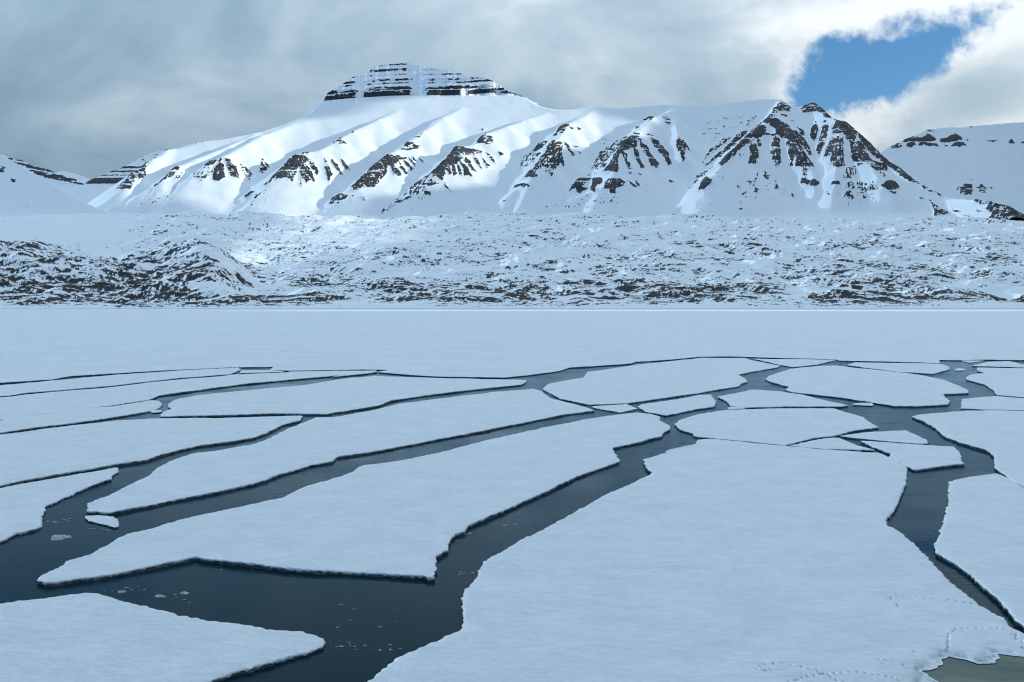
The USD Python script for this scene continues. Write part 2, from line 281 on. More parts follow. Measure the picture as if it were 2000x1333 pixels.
# ------------------------------------------------------------------ rock outcrops, traced
CROPS = {'A': (120, 250, 5), 'B': (450, 230, 5), 'C': (800, 230, 5), 'D': (1050, 210, 5), 'E': (1320, 180, 4.5454), 'F': (1650, 220, 5.7143)}
R = lambda *p: list(p)
ROCKS = {
 'A': [
  (.62, 'h', [(830,305),(930,290),(820,350),(830,480),(720,520),(690,580),(600,600),(530,600),(640,500),(700,420),(760,350)]),
  (.95, 'h', [(1020,195),(1110,205),(1100,218),(1030,225),(1000,255),(995,245)]), (1, 'h', [(590,578),(690,573),(680,602),(590,602)]),
  (.5, 'h', [(860,250),(910,240),(910,270),(860,285)]), (.8, 'h', [(1310,148),(1335,150),(1330,160),(1310,160)]), (.9, 'h', [(1372,125),(1388,128),(1385,138),(1372,138)]),
  (.85, 'l', [(1140,375),(1160,390),(1100,480),(980,520),(910,575),(920,560),(1010,490),(1080,410)]), (.6, 'l', [(1130,470),(1190,440),(1150,500),(1110,500)]),
  (.98, 'r', [(1590,290),(1550,300),(1530,340),(1580,360),(1590,420),(1600,490),(1520,525),(1480,510),(1490,420),(1540,350)]),
  (.85, 'r', [(1600,300),(1650,320),(1690,400),(1730,450),(1750,510),(1690,500),(1650,470),(1620,400)]), (.65, 'r', [(1740,350),(1790,380),(1870,470),(1830,525),(1780,440)]),
  (.9, 'h', [(1500,315),(1420,350),(1400,385),(1470,370),(1520,330)]), (.48, 'l', [(1400,390),(1300,440),(1260,490),(1400,500),(1480,430),(1440,390)]),
  (.2, 'h', [(1280,480),(1200,560),(1200,590),(1320,580),(1430,520),(1400,480)]), (.75, 'r', [(1960,380),(1990,350),(2010,400),(1980,440),(1940,430)]),
  (.12, 'l', [(1000,560),(1180,560),(1100,740),(900,800),(500,800),(800,640)]), (.15, 'l', [(500,610),(700,610),(400,740),(250,780)]), (.3, 'h', [(890,480),(990,480),(960,530),(890,540)]),
 ],
 'B': [
  (.75, 'r', [(310,400),(350,450),(380,490),(310,550),(290,500)]), (.7, 'r', [(130,480),(170,510),(215,580),(180,620),(140,560)]), (.7, 'r', [(0,430),(50,480),(100,600),(40,600),(0,570)]),
  (.96, 'r', [(640,370),(740,385),(760,440),(660,470),(640,560),(600,640),(550,600),(420,610),(330,670),(400,590),(520,480),(580,410)]),
  (.87, 'r', [(660,470),(740,470),(790,530),(830,640),(780,620),(740,640),(690,580)]), (.8, 'r', [(750,390),(800,430),(870,540),(850,570),(790,500)]),
  (.88, 'r', [(920,400),(950,460),(1000,560),(960,630),(930,540)]), (.9, 'r', [(980,410),(1040,460),(1100,570),(1060,550),(1000,460)]), (.85, 'r', [(1080,400),(1110,440),(1170,520),(1130,510),(1090,450)]),
  (.8, 'd', [(685,590),(700,690),(680,660)]), (.9, 'h', [(990,240),(1080,228),(1140,260),(1060,260)]), (.8, 'h', [(1060,203),(1105,203),(1090,217),(1060,217)]),
  (.8, 'h', [(1130,180),(1165,163),(1160,180),(1135,190)]), (.8, 'h', [(700,350),(770,350),(760,370),(710,365)]), (.6, 'h', [(1180,150),(1240,115),(1240,125),(1190,158)]),
  (.3, 'l', [(300,690),(190,740),(120,810),(200,800),(300,780),(420,740),(560,740),(430,680)]), (.95, 'l', [(200,725),(222,735),(150,795),(110,805)]), (.75, 'l', [(300,730),(270,770),(230,805),(235,780)]),
  (.14, 'l', [(200,800),(420,760),(450,850),(200,920),(20,890)]),
  (.92, 'r', [(1540,365),(1600,390),(1640,420),(1620,460),(1530,480),(1530,540),(1480,600),(1400,690),(1180,685),(1290,580),(1330,540),(1400,470)]),
  (.85, 'h', [(1560,370),(1720,400),(1690,420),(1600,410)]), (.9, 'r', [(1640,430),(1700,500),(1735,555),(1710,555),(1660,500)]), (.92, 'r', [(1690,420),(1740,460),(1795,520),(1770,525),(1710,470)]),
  (.75, 'r', [(1540,470),(1620,470),(1680,580),(1600,560)]), (.85, 'r', [(1730,390),(1760,410),(1812,485),(1780,460)]), (1, 'r', [(1778,388),(1812,425),(1790,424)]), (1, 'r', [(1843,398),(1887,442),(1860,427)]),
  (.68, 'h', [(1740,240),(1850,270),(1860,310),(1790,315),(1720,320),(1670,310),(1700,270)]), (.75, 'h', [(1780,193),(1850,183),(1882,133),(1872,160),(1850,197)]),
  (.85, 'h', [(1190,690),(1280,690),(1270,715),(1200,710)]), (.88, 'l', [(1070,750),(1140,770),(1130,800),(1050,840),(960,850),(990,800)]), (1, 'h', [(1280,783),(1322,790),(1310,817),(1285,807)]),
  (.3, 'l', [(1000,830),(1130,810),(1000,900),(860,910)]), (.5, 'r', [(1170,770),(1200,770),(1190,800),(1165,790)]),
  (.48, 'l', [(1980,540),(1900,600),(1800,690),(1640,790),(1440,945),(1500,930),(1700,800),(1850,710),(2000,640)]), (1, 'h', [(1890,730),(1950,725),(1955,757),(1910,752)]),
  (.7, 'l', [(1920,700),(1850,710),(1700,800),(1640,850),(1800,770)]),
 ],
 'C': [
  (.96, 'r', [(460,285),(560,310),(700,340),(690,360),(600,370),(520,400),(480,440),(440,470),(350,500),(350,580),(260,580),(200,560),(250,510),(350,410),(400,350)]),
  (.9, 'r', [(350,500),(390,500),(412,560),(380,567)]), (.95, 'r', [(400,460),(440,480),(462,560),(430,567)]), (.92, 'r', [(460,440),(500,520),(512,572),(488,567)]),
  (.95, 'r', [(490,430),(560,490),(615,577),(540,577),(520,500)]), (.96, 'r', [(540,370),(590,440),(652,542),(600,510),(540,430)]), (.95, 'r', [(620,360),(670,420),(712,512),(660,470)]),
  (.95, 'r', [(700,370),(740,430),(792,490),(760,502),(720,430)]), (.9, 'r', [(745,345),(800,380),(837,457),(790,410)]), (.9, 'h', [(560,315),(710,330),(700,360),(580,345)]),
  (.85, 'l', [(200,560),(130,620),(0,745),(0,700),(120,600)]), (.9, 'h', [(270,580),(330,590),(320,622),(290,600)]), (.92, 'h', [(230,648),(292,643),(240,667),(170,662)]),
  (1, 'h', [(140,730),(200,730),(207,760),(150,757)]), (.16, 'l', [(0,740),(100,680),(230,670),(280,740),(150,900),(0,940)]), (.85, 'r', [(335,635),(397,717),(360,692)]),
  (.8, 'h', [(740,160),(810,190),(820,230),(800,270),(720,260),(640,260),(690,200)]), (1, 'r', [(872,338),(914,365),(890,377)]), (.9, 'h', [(1090,48),(1112,52),(1100,60)]), (.9, 'h', [(703,112),(720,114),(712,124)]),
  (.8, 'l', [(1500,75),(1560,75),(1530,110),(1500,150),(1410,180),(1450,110)]), (.9, 'h', [(1558,93),(1602,110),(1580,122)]), (1, 'h', [(1638,98),(1682,115),(1650,127)]),
  (.87, 'l', [(1290,240),(1340,240),(1330,270),(1240,330),(1200,330),(1250,270)]),
  (.8, 'l', [(1400,230),(1480,240),(1500,290),(1480,340),(1500,420),(1420,520),(1300,480),(1200,580),(1110,590),(1180,520),(1260,430),(1330,330),(1350,270)]),
  (.92, 'r', [(1500,240),(1550,270),(1580,340),(1637,387),(1580,380),(1540,300)]), (.85, 'r', [(1440,370),(1500,430),(1512,482),(1470,450)]), (.8, 'h', [(1598,278),(1652,290),(1630,298)]), (.8, 'r', [(1638,323),(1677,357),(1650,347)]),
  (.5, 'l', [(1200,330),(1130,380),(1080,440),(1090,500),(1180,460),(1280,350)]), (.95, 'h', [(1190,558),(1255,570),(1240,587),(1115,592)]), (.5, 'd', [(1300,520),(1420,520),(1390,580),(1320,540)]),
  (.92, 'h', [(1015,680),(1100,648),(1172,670),(1160,688),(1080,672),(1020,697)]), (.14, 'l', [(880,770),(1080,680),(1220,720),(1180,780),(1000,850),(800,930),(830,860)]), (.5, 'r', [(750,660),(775,700),(760,690)]),
 ],
 'D': [
  (.92, 'h', [(1030,125),(1100,95),(1140,100),(1110,127),(1050,137)]), (1, 'h', [(962,198),(1002,193),(960,217)]), (.75, 'h', [(1240,150),(1302,155),(1280,172)]), (.6, 'h', [(1220,95),(1260,95),(1290,130),(1270,130)]),
  (.95, 'r', [(900,290),(960,285),(1020,320),(970,350),(960,400),(840,430),(790,480),(780,560),(790,630),(640,630),(700,560),(760,450),(840,340)]),
  (.62, 'l', [(880,285),(760,340),(600,460),(520,610),(640,600),(740,450),(840,340)]), (.85, 'h', [(940,255),(1000,262),(990,272),(940,268)]), (.9, 'h', [(1075,268),(1125,268),(1130,285),(1080,280)]), (.8, 'h', [(990,230),(1020,235),(1010,247)]),
  (.92, 'r', [(820,440),(880,460),(870,510),(922,602),(890,602),(850,530)]), (.96, 'r', [(930,380),(980,430),(1000,520),(1047,602),(1010,602),(960,500)]),
  (.94, 'r', [(1000,330),(1060,380),(1100,450),(1192,572),(1170,612),(1110,580),(1060,470),(1010,400)]), (.87, 'r', [(1100,300),(1180,340),(1270,440),(1312,560),(1280,572),(1210,470),(1120,360)]),
  (.78, 'd', [(1370,290),(1430,330),(1492,422),(1440,430),(1440,510),(1420,532),(1390,470),(1350,370)]),
  (.96, 'l', [(400,700),(500,695),(520,710),(420,780),(490,800),(400,850),(370,800),(300,820)]), (1, 'l', [(540,695),(630,700),(640,730),(560,790),(560,832),(510,820),(530,770)]),
  (.92, 'l', [(690,705),(800,705),(860,740),(820,790),(760,800),(760,847),(710,840),(700,800),(630,800)]), (.9, 'r', [(880,720),(950,760),(962,792),(910,760)]), (1, 'r', [(958,722),(1002,772),(970,772)]),
  (1, 'h', [(1283,713),(1327,730),(1300,737)]), (1, 'h', [(895,635),(917,645),(905,655)]), (1, 'r', [(990,642),(1015,660),(1000,664)]), (.16, 'l', [(300,830),(900,800),(850,950),(600,1020),(0,1020),(100,930)]),
  (.9, 'h', [(640,310),(680,312),(660,320)]), (.9, 'h', [(640,358),(655,360),(646,368)]), (.3, 'l', [(450,640),(640,630),(620,690),(480,690)]), (.5, 'r', [(1060,735),(1090,750),(1075,752)]),
 ],
 'E': [
  (.78, 'h', [(930,95),(980,110),(1030,150),(1020,180),(940,170),(900,180),(890,215),(840,215),(870,150)]), (1, 'h', [(790,250),(900,243),(937,265),(900,287),(785,282)]), (.8, 'h', [(920,200),(990,205),(985,220),(930,212)]),
  (.96, 'h', [(830,290),(960,275),(1000,300),(1020,340),(1060,410),(960,420),(880,380),(880,330)]), (.8, 'h', [(800,375),(890,380),(880,392),(800,390)]),
  (.96, 'l', [(770,295),(800,310),(800,380),(700,430),(650,460),(560,520),(500,590),(400,660),(380,640),(480,540),(600,420),(700,330)]),
  (.92, 'd', [(650,460),(710,470),(737,560),(720,642),(640,642),(660,560)]), (.85, 'r', [(710,400),(740,420),(767,492),(730,482)]), (.3, 'd', [(560,520),(650,460),(640,560),(560,640),(460,660)]),
  (.97, 'd', [(880,400),(920,420),(932,630),(900,667),(860,620),(843,540),(860,430)]), (.9, 'r', [(980,420),(1060,410),(1130,520),(1170,590),(1237,672),(1120,670),(1060,660),(1070,590),(1010,570),(985,480)]), (.8, 'd', [(1010,570),(1040,580),(1040,660),(1005,660)]),
  (.92, 'r', [(1020,350),(1060,350),(1150,430),(1212,562),(1190,562),(1100,460)]), (.82, 'r', [(1080,310),(1130,350),(1142,402),(1110,380)]), (.9, 'h', [(1010,258),(1058,256),(1040,266)]),
  (.9, 'd', [(1210,300),(1250,290),(1262,360),(1225,452),(1190,400)]), (.93, 'l', [(1310,300),(1352,300),(1340,420),(1270,552),(1245,520),(1280,400)]), (.6, 'h', [(1230,255),(1250,262),(1240,285)]), (.6, 'h', [(1310,255),(1335,265),(1320,285)]),
  (.96, 'h', [(1430,260),(1500,250),(1600,350),(1600,420),(1560,470),(1490,380),(1400,380),(1390,330)]),
  (.88, 'd', [(1390,400),(1490,400),(1480,480),(1500,662),(1440,682),(1370,650),(1380,560),(1310,585),(1350,480)]),
  (.9, 'r', [(1540,450),(1650,450),(1700,540),(1740,620),(1870,650),(1882,702),(1780,702),(1680,640),(1620,662),(1560,600)]),
  (.95, 'r', [(1600,350),(1700,440),(1860,600),(2000,700),(2000,757),(1940,700),(1850,640),(1740,560),(1650,450)]),
  (.85, 'h', [(1105,150),(1200,98),(1280,125),(1310,165),(1380,210),(1392,237),(1310,217),(1280,180),(1130,192)]), (.5, 'h', [(1400,240),(1450,250),(1420,275)]),
  (.8, 'l', [(640,345),(560,370),(500,440),(260,660),(330,620),(480,510),(600,400)]), (.62, 'l', [(440,400),(490,410),(420,470),(330,540),(240,630),(300,520)]), (.65, 'l', [(110,870),(200,740),(330,670),(230,760)]),
  (.5, 'l', [(740,175),(650,250),(620,310),(680,260)]), (.85, 'l', [(840,205),(780,260),(660,350),(740,300),(860,230)]), (.12, 'h', [(200,230),(700,160),(600,320),(250,520),(200,400)]), (.4, 'h', [(700,105),(930,70),(930,85),(720,118)]),
  (1, 'h', [(270,760),(322,790),(300,830),(230,877),(198,870),(220,820)]), (1, 'h', [(1120,768),(1190,790),(1180,832),(1108,810)]), (1, 'h', [(1200,793),(1240,783),(1277,815),(1230,857),(1190,840)]),
  (1, 'h', [(1390,798),(1440,798),(1462,830),(1420,852),(1380,840)]), (1, 'h', [(1820,830),(1890,793),(1950,808),(1992,850),(1950,867),(1850,852)]), (.7, 'h', [(1850,850),(1970,870),(1950,915),(1880,880)]),
  (.5, 'd', [(1100,660),(1200,660),(1180,700),(1140,720)]), (.4, 'h', [(330,690),(440,680),(460,800),(360,830)]), (.12, 'l', [(470,830),(600,740),(900,700),(1040,930),(900,940),(520,1040)]),
  (.75, 'd', [(790,700),(827,760),(800,792),(778,750)]), (.75, 'l', [(740,690),(720,780),(688,842),(708,770)]), (1, 'h', [(885,818),(912,862),(878,862)]), (1, 'h', [(700,858),(732,870),(720,902),(693,890)]),
  (.95, 'r', [(1020,878),(1047,935),(1028,935)]), (.85, 'h', [(548,833),(582,867),(558,872)]), (.9, 'l', [(636,868),(602,922),(588,912)]), (.6, 'l', [(1120,690),(1190,690),(1150,760),(1130,750)]), (.9, 'd', [(650,793),(668,800),(655,828)]),
  (.55, 'd', [(1510,680),(1590,670),(1610,720),(1550,780),(1490,760)]), (.75, 'd', [(1510,820),(1570,800),(1582,862),(1488,862)]), (.65, 'd', [(1610,800),(1740,830),(1772,872),(1680,890),(1600,860)]),
  (.75, 'd', [(1530,880),(1582,942),(1488,942)]), (.55, 'd', [(1650,880),(1712,932),(1660,962)]), (.55, 'd', [(1800,700),(1872,742),(1840,762)]), (1, 'h', [(1338,888),(1382,915),(1350,917)]), (.9, 'h', [(560,1030),(590,1040),(560,1048)]),
  (.10, 'd', [(200,900),(320,860),(400,1020),(200,1040)]), (.25, 'd', [(1250,850),(1290,850),(1310,1000),(1270,1000)]), (.12, 'd', [(1300,900),(1800,700),(1900,1000),(1500,1060)]),
 ],
 'F': [
  (.95, 'r', [(500,580),(600,610),(700,680),(860,780),(882,812),(800,790),(720,782),(580,680)]), (.8, 'r', [(1190,893),(1260,908),(1382,987),(1290,952)]), (.5, 'r', [(880,810),(1000,880),(960,900),(860,840)]),
  (.75, 'l', [(1440,990),(1500,955),(1620,955),(1800,1005),(1900,1075),(2000,1155),(2000,1222),(1700,1217),(1590,1202),(1650,1130),(1560,1080),(1620,1040),(1500,1022)]), (.95, 'h', [(1780,1010),(1840,1020),(1900,1080),(2000,1160),(2000,1225),(1880,1222),(1840,1100)]),
  (.88, 'l', [(990,1090),(1060,1078),(1172,1132),(1005,1164)]), (.65, 'r', [(940,978),(980,1000),(1062,1082),(1000,1082)]), (.95, 'h', [(1198,1093),(1292,1110),(1230,1122)]), (.95, 'h', [(1278,1133),(1385,1167),(1300,1162)]),
  (.95, 'h', [(1178,1058),(1232,1075),(1190,1077)]), (.9, 'h', [(1470,1090),(1530,1112),(1480,1114)]), (.8, 'r', [(1000,880),(1090,940),(1060,940)]), (.9, 'h', [(820,950),(890,975),(840,965)]), (.3, 'l', [(820,1220),(960,1170),(1180,1150),(1250,1180),(900,1230)]),
 ],
}
FAR_RIGHT = [(1, 'h', [(650,325),(760,255),(840,290),(930,240),(1020,300),(980,325),(850,325)]), (1, 'h', [(690,350),(760,335),(800,360),(740,390),(690,380)]), (1, 'h', [(830,370),(850,335),(1020,350),(1040,380),(900,370)]),
 (1, 'h', [(1060,300),(1130,290),(1240,235),(1310,300),(1200,330),(1070,335)]), (1, 'h', [(1190,375),(1240,335),(1320,335),(1350,375),(1260,380)]), (.8, 'h', [(510,380),(590,345),(640,385),(500,415)]), (.95, 'h', [(1578,313),(1692,318),(1660,332)]),
 (.9, 'h', [(1828,342),(1860,298),(1892,347)]), (.9, 'h', [(1965,342),(2000,322),(2000,347)]), (.93, 'h', [(1330,800),(1420,810),(1430,860),(1410,915),(1280,910),(1300,850)]), (.95, 'h', [(1460,840),(1530,800),(1580,850),(1500,862)]),
 (.7, 'h', [(1490,870),(1580,870),(1580,907),(1510,902)]), (.8, 'h', [(1238,862),(1292,823),(1262,862)]), (1, 'h', [(1118,365),(1150,375),(1125,383)]), (.9, 'h', [(1360,300),(1385,310),(1360,318)]), (.9, 'h', [(1395,148),(1420,158),(1400,164)]), (.9, 'h', [(910,192),(1000,208),(990,214),(912,204)]), (.9, 'h', [(1400,750),(1430,752),(1405,758)]), (.9, 'h', [(1620,835),(1648,842),(1640,858)])]

def traced(table):
    out = []
    for crop, items in table.items():
        ox, oy, s = CROPS[crop]
        out += [(d, a, np.array(p, float) / s + (ox, oy)) for d, a, p in items]
    return out
def rock_value(u, v, polys, seed=0):
    """How bare the ground at the sight lines (u, v) is: 0 snow .. 1 rock. Each outcrop is broken by streaks down its fall line and by level beds."""
    rock = np.zeros_like(u)
    wob_u = 2.2 * fbm2(u / 9, v / 9, 3, 900) + 1.0 * noise2(u / 3.1, v / 3.1, 905)
    wob_v = 2.0 * fbm2(u / 9, v / 9, 3, 910) + 0.8 * noise2(u / 3.1, v / 3.1, 915)
    U, V = u + wob_u, v + wob_v
    for i, (dens, ang, poly) in enumerate(polys):
        lo, hi = poly.min(0) - 6, poly.max(0) + 6
        s = (U > lo[0]) & (U < hi[0]) & (V > lo[1]) & (V < hi[1])
        if not s.any(): continue
        x, y = U[s], V[s]
        inside, d2 = np.zeros(len(x), bool), np.full(len(x), 1e9)
        for (ax, ay), (bx, by) in zip(poly, np.roll(poly, -1, 0)):
            with np.errstate(divide='ignore', invalid='ignore'):
                inside ^= ((ay > y) != (by > y)) & (x < (bx - ax) * (y - ay) / (by - ay) + ax)
            t = np.clip(((x - ax) * (bx - ax) + (y - ay) * (by - ay)) / ((bx - ax) ** 2 + (by - ay) ** 2 + 1e-9), 0, 1)
            d2 = np.minimum(d2, (x - ax - t * (bx - ax)) ** 2 + (y - ay - t * (by - ay)) ** 2)
        sd = np.where(inside, 1, -1) * np.sqrt(d2)
        dens = min(dens * .91, .90) if dens < .999 else dens
        th = {'h': 0.05, 'r': 1.02, 'l': 2.25, 'd': 1.57}[ang]
        uu, vv = u[s], v[s]
        al, ac = uu * math.cos(th) + vv * math.sin(th), -uu * math.sin(th) + vv * math.cos(th)
        st = fbm2(al / 11, ac / 3.6, 3, seed + 31)
        beds = fbm2(uu / 16, vv / 3.3, 3, seed + 57)
        fine = noise2(uu / 2.6, vv / 2.2, seed + 77)
        n = uni(0.62 * st + 0.42 * beds + 0.3 * fine, 0.33)
        edge = sstep(-2.4, 1.2, sd)
        soft = sstep(0, 14, sd) if dens < 0.4 else edge
        need = 1 - dens * (soft if dens < 0.4 else 1)
        w = sstep(need - 0.12, need + 0.10, n) if dens < 0.999 else np.ones_like(n)
        rock[s] = np.maximum(rock[s], edge * w)
    return rock

# ------------------------------------------------------------------ the main mountain
YF, VF, SLOPE = 4200.0, 419.0, 0.62
sky_u = [-400, 150, 200, 245, 268, 300, 325, 350, 395, 440, 500, 545, 600, 632, 720, 800, 900, 990, 1027, 1060, 1090, 1110, 1150, 1165, 1200, 1240, 1290, 1350, 1400, 1450, 1490, 1524, 1545, 1565, 1588, 1605, 1625, 1645, 1660, 1690, 1720, 1760, 1800, 1850, 1900, 1930, 1960, 2000, 2400]
sky_v = [426, 418, 399, 367, 346, 312, 296, 289, 277, 271, 259, 246, 222, 198, 190, 187, 187, 186, 191, 207, 214, 215, 209, 208, 212, 208, 205, 206, 203, 198, 193, 194, 206, 208, 203, 216, 233, 237, 246, 270, 299, 335, 360, 385, 406, 415, 424, 431, 440]
vc_of = PchipInterpolator(sky_u, sky_v)
ZF = wz(VF, YF)
def yc_of(vc):
    return np.maximum((ZF - SLOPE * YF - EYE) / ((HOR - vc) / FP - SLOPE), YF + 15)
def wall(u, y):
    vc = vc_of(u)
    yc = yc_of(vc)
    zc = wz(vc, yc)
    t = np.clip((y - YF) / (yc - YF), -0.5, 1)
    g = np.maximum(t, 0) ** 1.12
    front = ZF + (zc - ZF) * g - 0.27 * np.maximum(YF - y, 0)
    crag = np.clip((u - 1500) / 120, 0, 1) + np.clip((330 - u) / 60, 0, 1)
    back = np.where(y > yc, (y - yc) * (0.02 + 0.6 * np.clip(crag, 0, 1)) + ((y - yc) / 500) ** 2 * 120, 0)
    return front - back
def wall_depth(u, v):
    ys = np.linspace(YF - 300, yc_of(vc_of(u)), 500)
    zs = wall(np.full_like(ys, u), ys)
    vs = HOR - (zs - EYE) / ys * FP
    k = np.argmin(np.abs(vs - v))
    return ys[k]
SPURS = [  # crest lines (u, v, metres in front of the wall), left slope, right slope
 ([(330,293,5),(300,312,40),(268,346,70),(245,367,70),(200,399,40),(165,414,10)], .8, .75),
 ([(500,262,5),(450,283,60),(386,309,110),(348,325,140),(322,349,140),(290,370,110),(235,400,60),(195,415,15)], .9, .72),
 ([(570,243,5),(512,264,60),(480,282,110),(440,304,165),(404,322,170),(374,347,160),(356,368,130),(320,394,80),(275,416,20)], .9, .72),
 ([(775,218,5),(740,233,50),(690,256,110),(662,272,140),(626,293,170),(582,302,195),(556,326,190),(534,348,170),(510,368,140),(484,381,110),(460,404,60),(438,418,15)], .95, .72),
 ([(900,212,5),(865,229,50),(826,257,110),(798,277,145),(758,303,190),(730,326,195),(710,346,185),(686,366,160),(662,382,125),(634,402,70),(598,420,15)], .95, .72),
 ([(1065,222,5),(1030,232,50),(992,246,100),(948,262,150),(924,283,165),(893,289,200),(870,312,205),(850,332,190),(826,352,165),(800,378,120),(762,405,60),(735,420,15)], .95, .72),
 ([(1160,214,0),(1132,232,50),(1102,246,100),(1092,268,120),(1080,278,165),(1060,314,185),(1040,346,170),(1006,372,120),(960,413,35),(945,421,10)], .8, .75),
 ([(1325,212,0),(1296,222,45),(1270,233,90),(1240,258,140),(1224,275,170),(1212,300,195),(1202,335,200),(1178,362,170),(1120,388,110),(1062,416,20)], .8, .75),
 ([(1310,215,0),(1320,235,60),(1325,265,95),(1332,300,80),(1336,320,30)], .9, .9),
 ([(1524,196,5),(1511,224,60),(1491,244,110),(1456,270,165),(1426,303,200),(1403,330,205),(1386,348,180),(1362,374,120),(1310,415,20)], .85, .8),
 ([(1524,200,5),(1527,238,70),(1545,262,110),(1566,297,130),(1586,325,110),(1592,365,60),(1598,395,10)], .95, .95),
 ([(1514,225,60),(1516,260,105),(1518,300,110),(1520,330,70)], .95, .95),
 ([(1590,204,5),(1612,225,40),(1640,240,80),(1640,280,130),(1632,330,140),(1626,375,80),(1625,412,10)], .95, .95),
 ([(1646,238,10),(1672,275,60),(1690,310,100),(1715,345,100),(1740,380,60),(1765,415,10)], .9, .9),
 ([(1850,386,0),(1905,391,25),(1935,396,45),(1962,404,60),(1985,418,50),(2010,436,20)], .7, .9),
]
def smax(a, b, k):
    h = np.clip(0.5 + 0.5 * (a - b) / k, 0, 1)
    return b + (a - b) * h + k * h * (1 - h)
US = np.arange(120, 2090.1, 1.5)
YS = np.concatenate([np.arange(4020, 5500, 5.5), np.arange(5500, 6100, 25)])
U, Y = np.meshgrid(US, YS, indexing='ij')
X = wx(U, Y)
H = wall(U, Y) + 5 * fbm2(X / 260, Y / 260, 3, 3)
# shallow runnels down the open slopes
H += 1.5 * noise2(U / 34 + Y / 190, Y / 900, 8) * sstep(YF, YF + 200, Y)
for pts, kl, kr in SPURS:
    P = []
    for u, v, d in pts:
        y = wall_depth(u, v) - 1.2 * d
        P.append((wx(u, y), y, wz(v, y)))
    P = np.array(P)
    lo, hi = P[:, :2].min(0) - 420, P[:, :2].max(0) + 420
    s = (X > lo[0]) & (X < hi[0]) & (Y > lo[1]) & (Y < hi[1])
    x, y = X[s], Y[s]
    wob = 4 * fbm2(x / 70, y / 70, 2, 40)
    best = np.full(len(x), -1e4)
    for a, b in zip(P[:-1], P[1:]):
        e = b[:2] - a[:2]
        t = np.clip(((x - a[0]) * e[0] + (y - a[1]) * e[1]) / (e @ e), 0, 1)
        dx, dy = x - a[0] - t * e[0], y - a[1] - t * e[1]
        d = np.hypot(dx, dy)
        right = (e[0] * dy - e[1] * dx) > 0        # the spur runs towards the viewer, its right flank lies on this side
        k = np.where(right, kr, kl)
        dd = np.maximum(np.sqrt(d * d + 144) - 12 + wob * np.clip(d / 60, 0, 1), 0)
        best = smax(best, a[2] + t * (b[2] - a[2]) - k * dd, 9.0)
    H[s] = smax(best, H[s], 16.0)
H = gaussian_filter(H, (2.6, 1.6))
V = HOR - (H - EYE) / Y * FP
rocks = traced(ROCKS)
rock = rock_value(U, V, rocks)
blur = gaussian_filter(rock, (3, 2))
H += 7.0 * blur + 3.2 * rock * (0.6 + fbm2(X / 14, H / 7, 2, 70)) + 1.2 * fbm2(X / 20, Y / 20, 3, 71) * blur + 0.25 * fbm2(X / 60, Y / 60, 3, 72)
mountain = thing('mountain', kind='structure', label='long snow covered mountain with dark rocky spurs and a flat cliffed summit')
put('snow_slope', (np.stack([X, Y, H], -1).reshape(-1, 3), grid_faces(*X.shape)), M_mtn, mountain, attrs={'rock': rock.ravel()})

# the layered cliff that caps the summit
bu = [622, 632, 640, 650, 665, 690, 712, 722, 730, 745, 795, 803, 815, 830, 845, 860, 872, 880, 893, 905, 925, 930, 948, 955, 962, 975, 990, 1000, 1012, 1022, 1030, 1040]
bt = [203, 196, 181, 176, 167, 150, 143, 139, 130, 127, 121.5, 125, 128, 131, 133, 136, 137, 134.5, 140, 146, 150, 151, 152, 155, 158, 167, 176, 181, 184, 188, 191, 200]
bb_u, bb_v = [600, 632, 690, 760, 815, 840, 900, 960, 1000, 1030, 1060], [204, 197.5, 192, 188, 186, 187, 186, 182, 184, 191, 205]
US2 = np.arange(612, 1050.1, 1.0)
layers = [(1.0, 30.), (9.5, 3.4), (1.4, .22), (7.0, 3.0), (4.6, .32), (3.0, 2.5), (2.6, .36), (4.6, 2.4), (6.4, .40), (2.4, 2.2), (5.8, .42), (4.6, 2.4), (7.0, .44), (2.6, 2.2), (2.4, .4), (5.4, 2.6), (1.6, .4), (4.0, 2.6), (30, .4)]
# each entry: height in photograph pixels, slope; steep risers are rock, the rest snow ledges
eh, ed, riser = [0.0], [0.0], []
for h, sl in layers:
    hm = h * 5440 / FP
    eh.append(eh[-1] + hm); ed.append(ed[-1] + hm / sl); riser.append(sl > 1)
eh, ed = np.array(eh), np.array(ed)
TAU = np.concatenate([[-60.], np.unique(np.round(np.concatenate([np.linspace(a, b, max(3, int((b - a) / 3.0) + 2)) for a, b in zip(ed[:-1], ed[1:]) if a < 260]), 4))])
TAU = np.concatenate([TAU[TAU < 300], [330, 400, 520]])
U2, T2 = np.meshgrid(US2, TAU, indexing='ij')
vb, vt = np.interp(U2, bb_u, bb_v), np.interp(U2, bu, bt)
vt = vt + 0.9 * noise2(U2 / 5, U2 * 0, 5)
# buttresses and recesses in plan
rec = 34 * fbm2(U2 / 34, U2 * 0 + 2, 3, 21) + 9 * noise2(U2 / 6, U2 * 0, 22)
gul = np.exp(-((U2 - 818 - 9 * noise2(T2 / 60, T2 * 0, 28) - 5 * noise2(T2 / 22, T2 * 0, 29) + T2 * .03) / 15) ** 4) + 0.7 * np.exp(-((U2 - 705) / 9) ** 2) * (vb - vt > 30) + .35 * np.exp(-((U2 - 905) / 7) ** 2)
gul = np.clip(gul, 0, 1)
rec = rec + 10 * gul
Yb = yc_of(vb) + 15
T3 = T2 + 0.0
jit = 3.0 * fbm2(U2 / 14, T2 / 30, 3, 23)
e_lay = np.interp(np.clip(T3, 0, None), ed, eh) + np.where(T3 < 0, T3 * 0.6, 0)
e_plain = np.interp(np.clip(T3, 0, None), [0, 260], [0, 70 * 5440 / FP]) + np.where(T3 < 0, T3 * 0.6, 0)
emax = (vb - vt) * 5440 / FP
und = 3.4 * 2.8 * fbm2(U2 / 60, T2 * 0 + 4, 2, 27) * sstep(0, 60, T3)
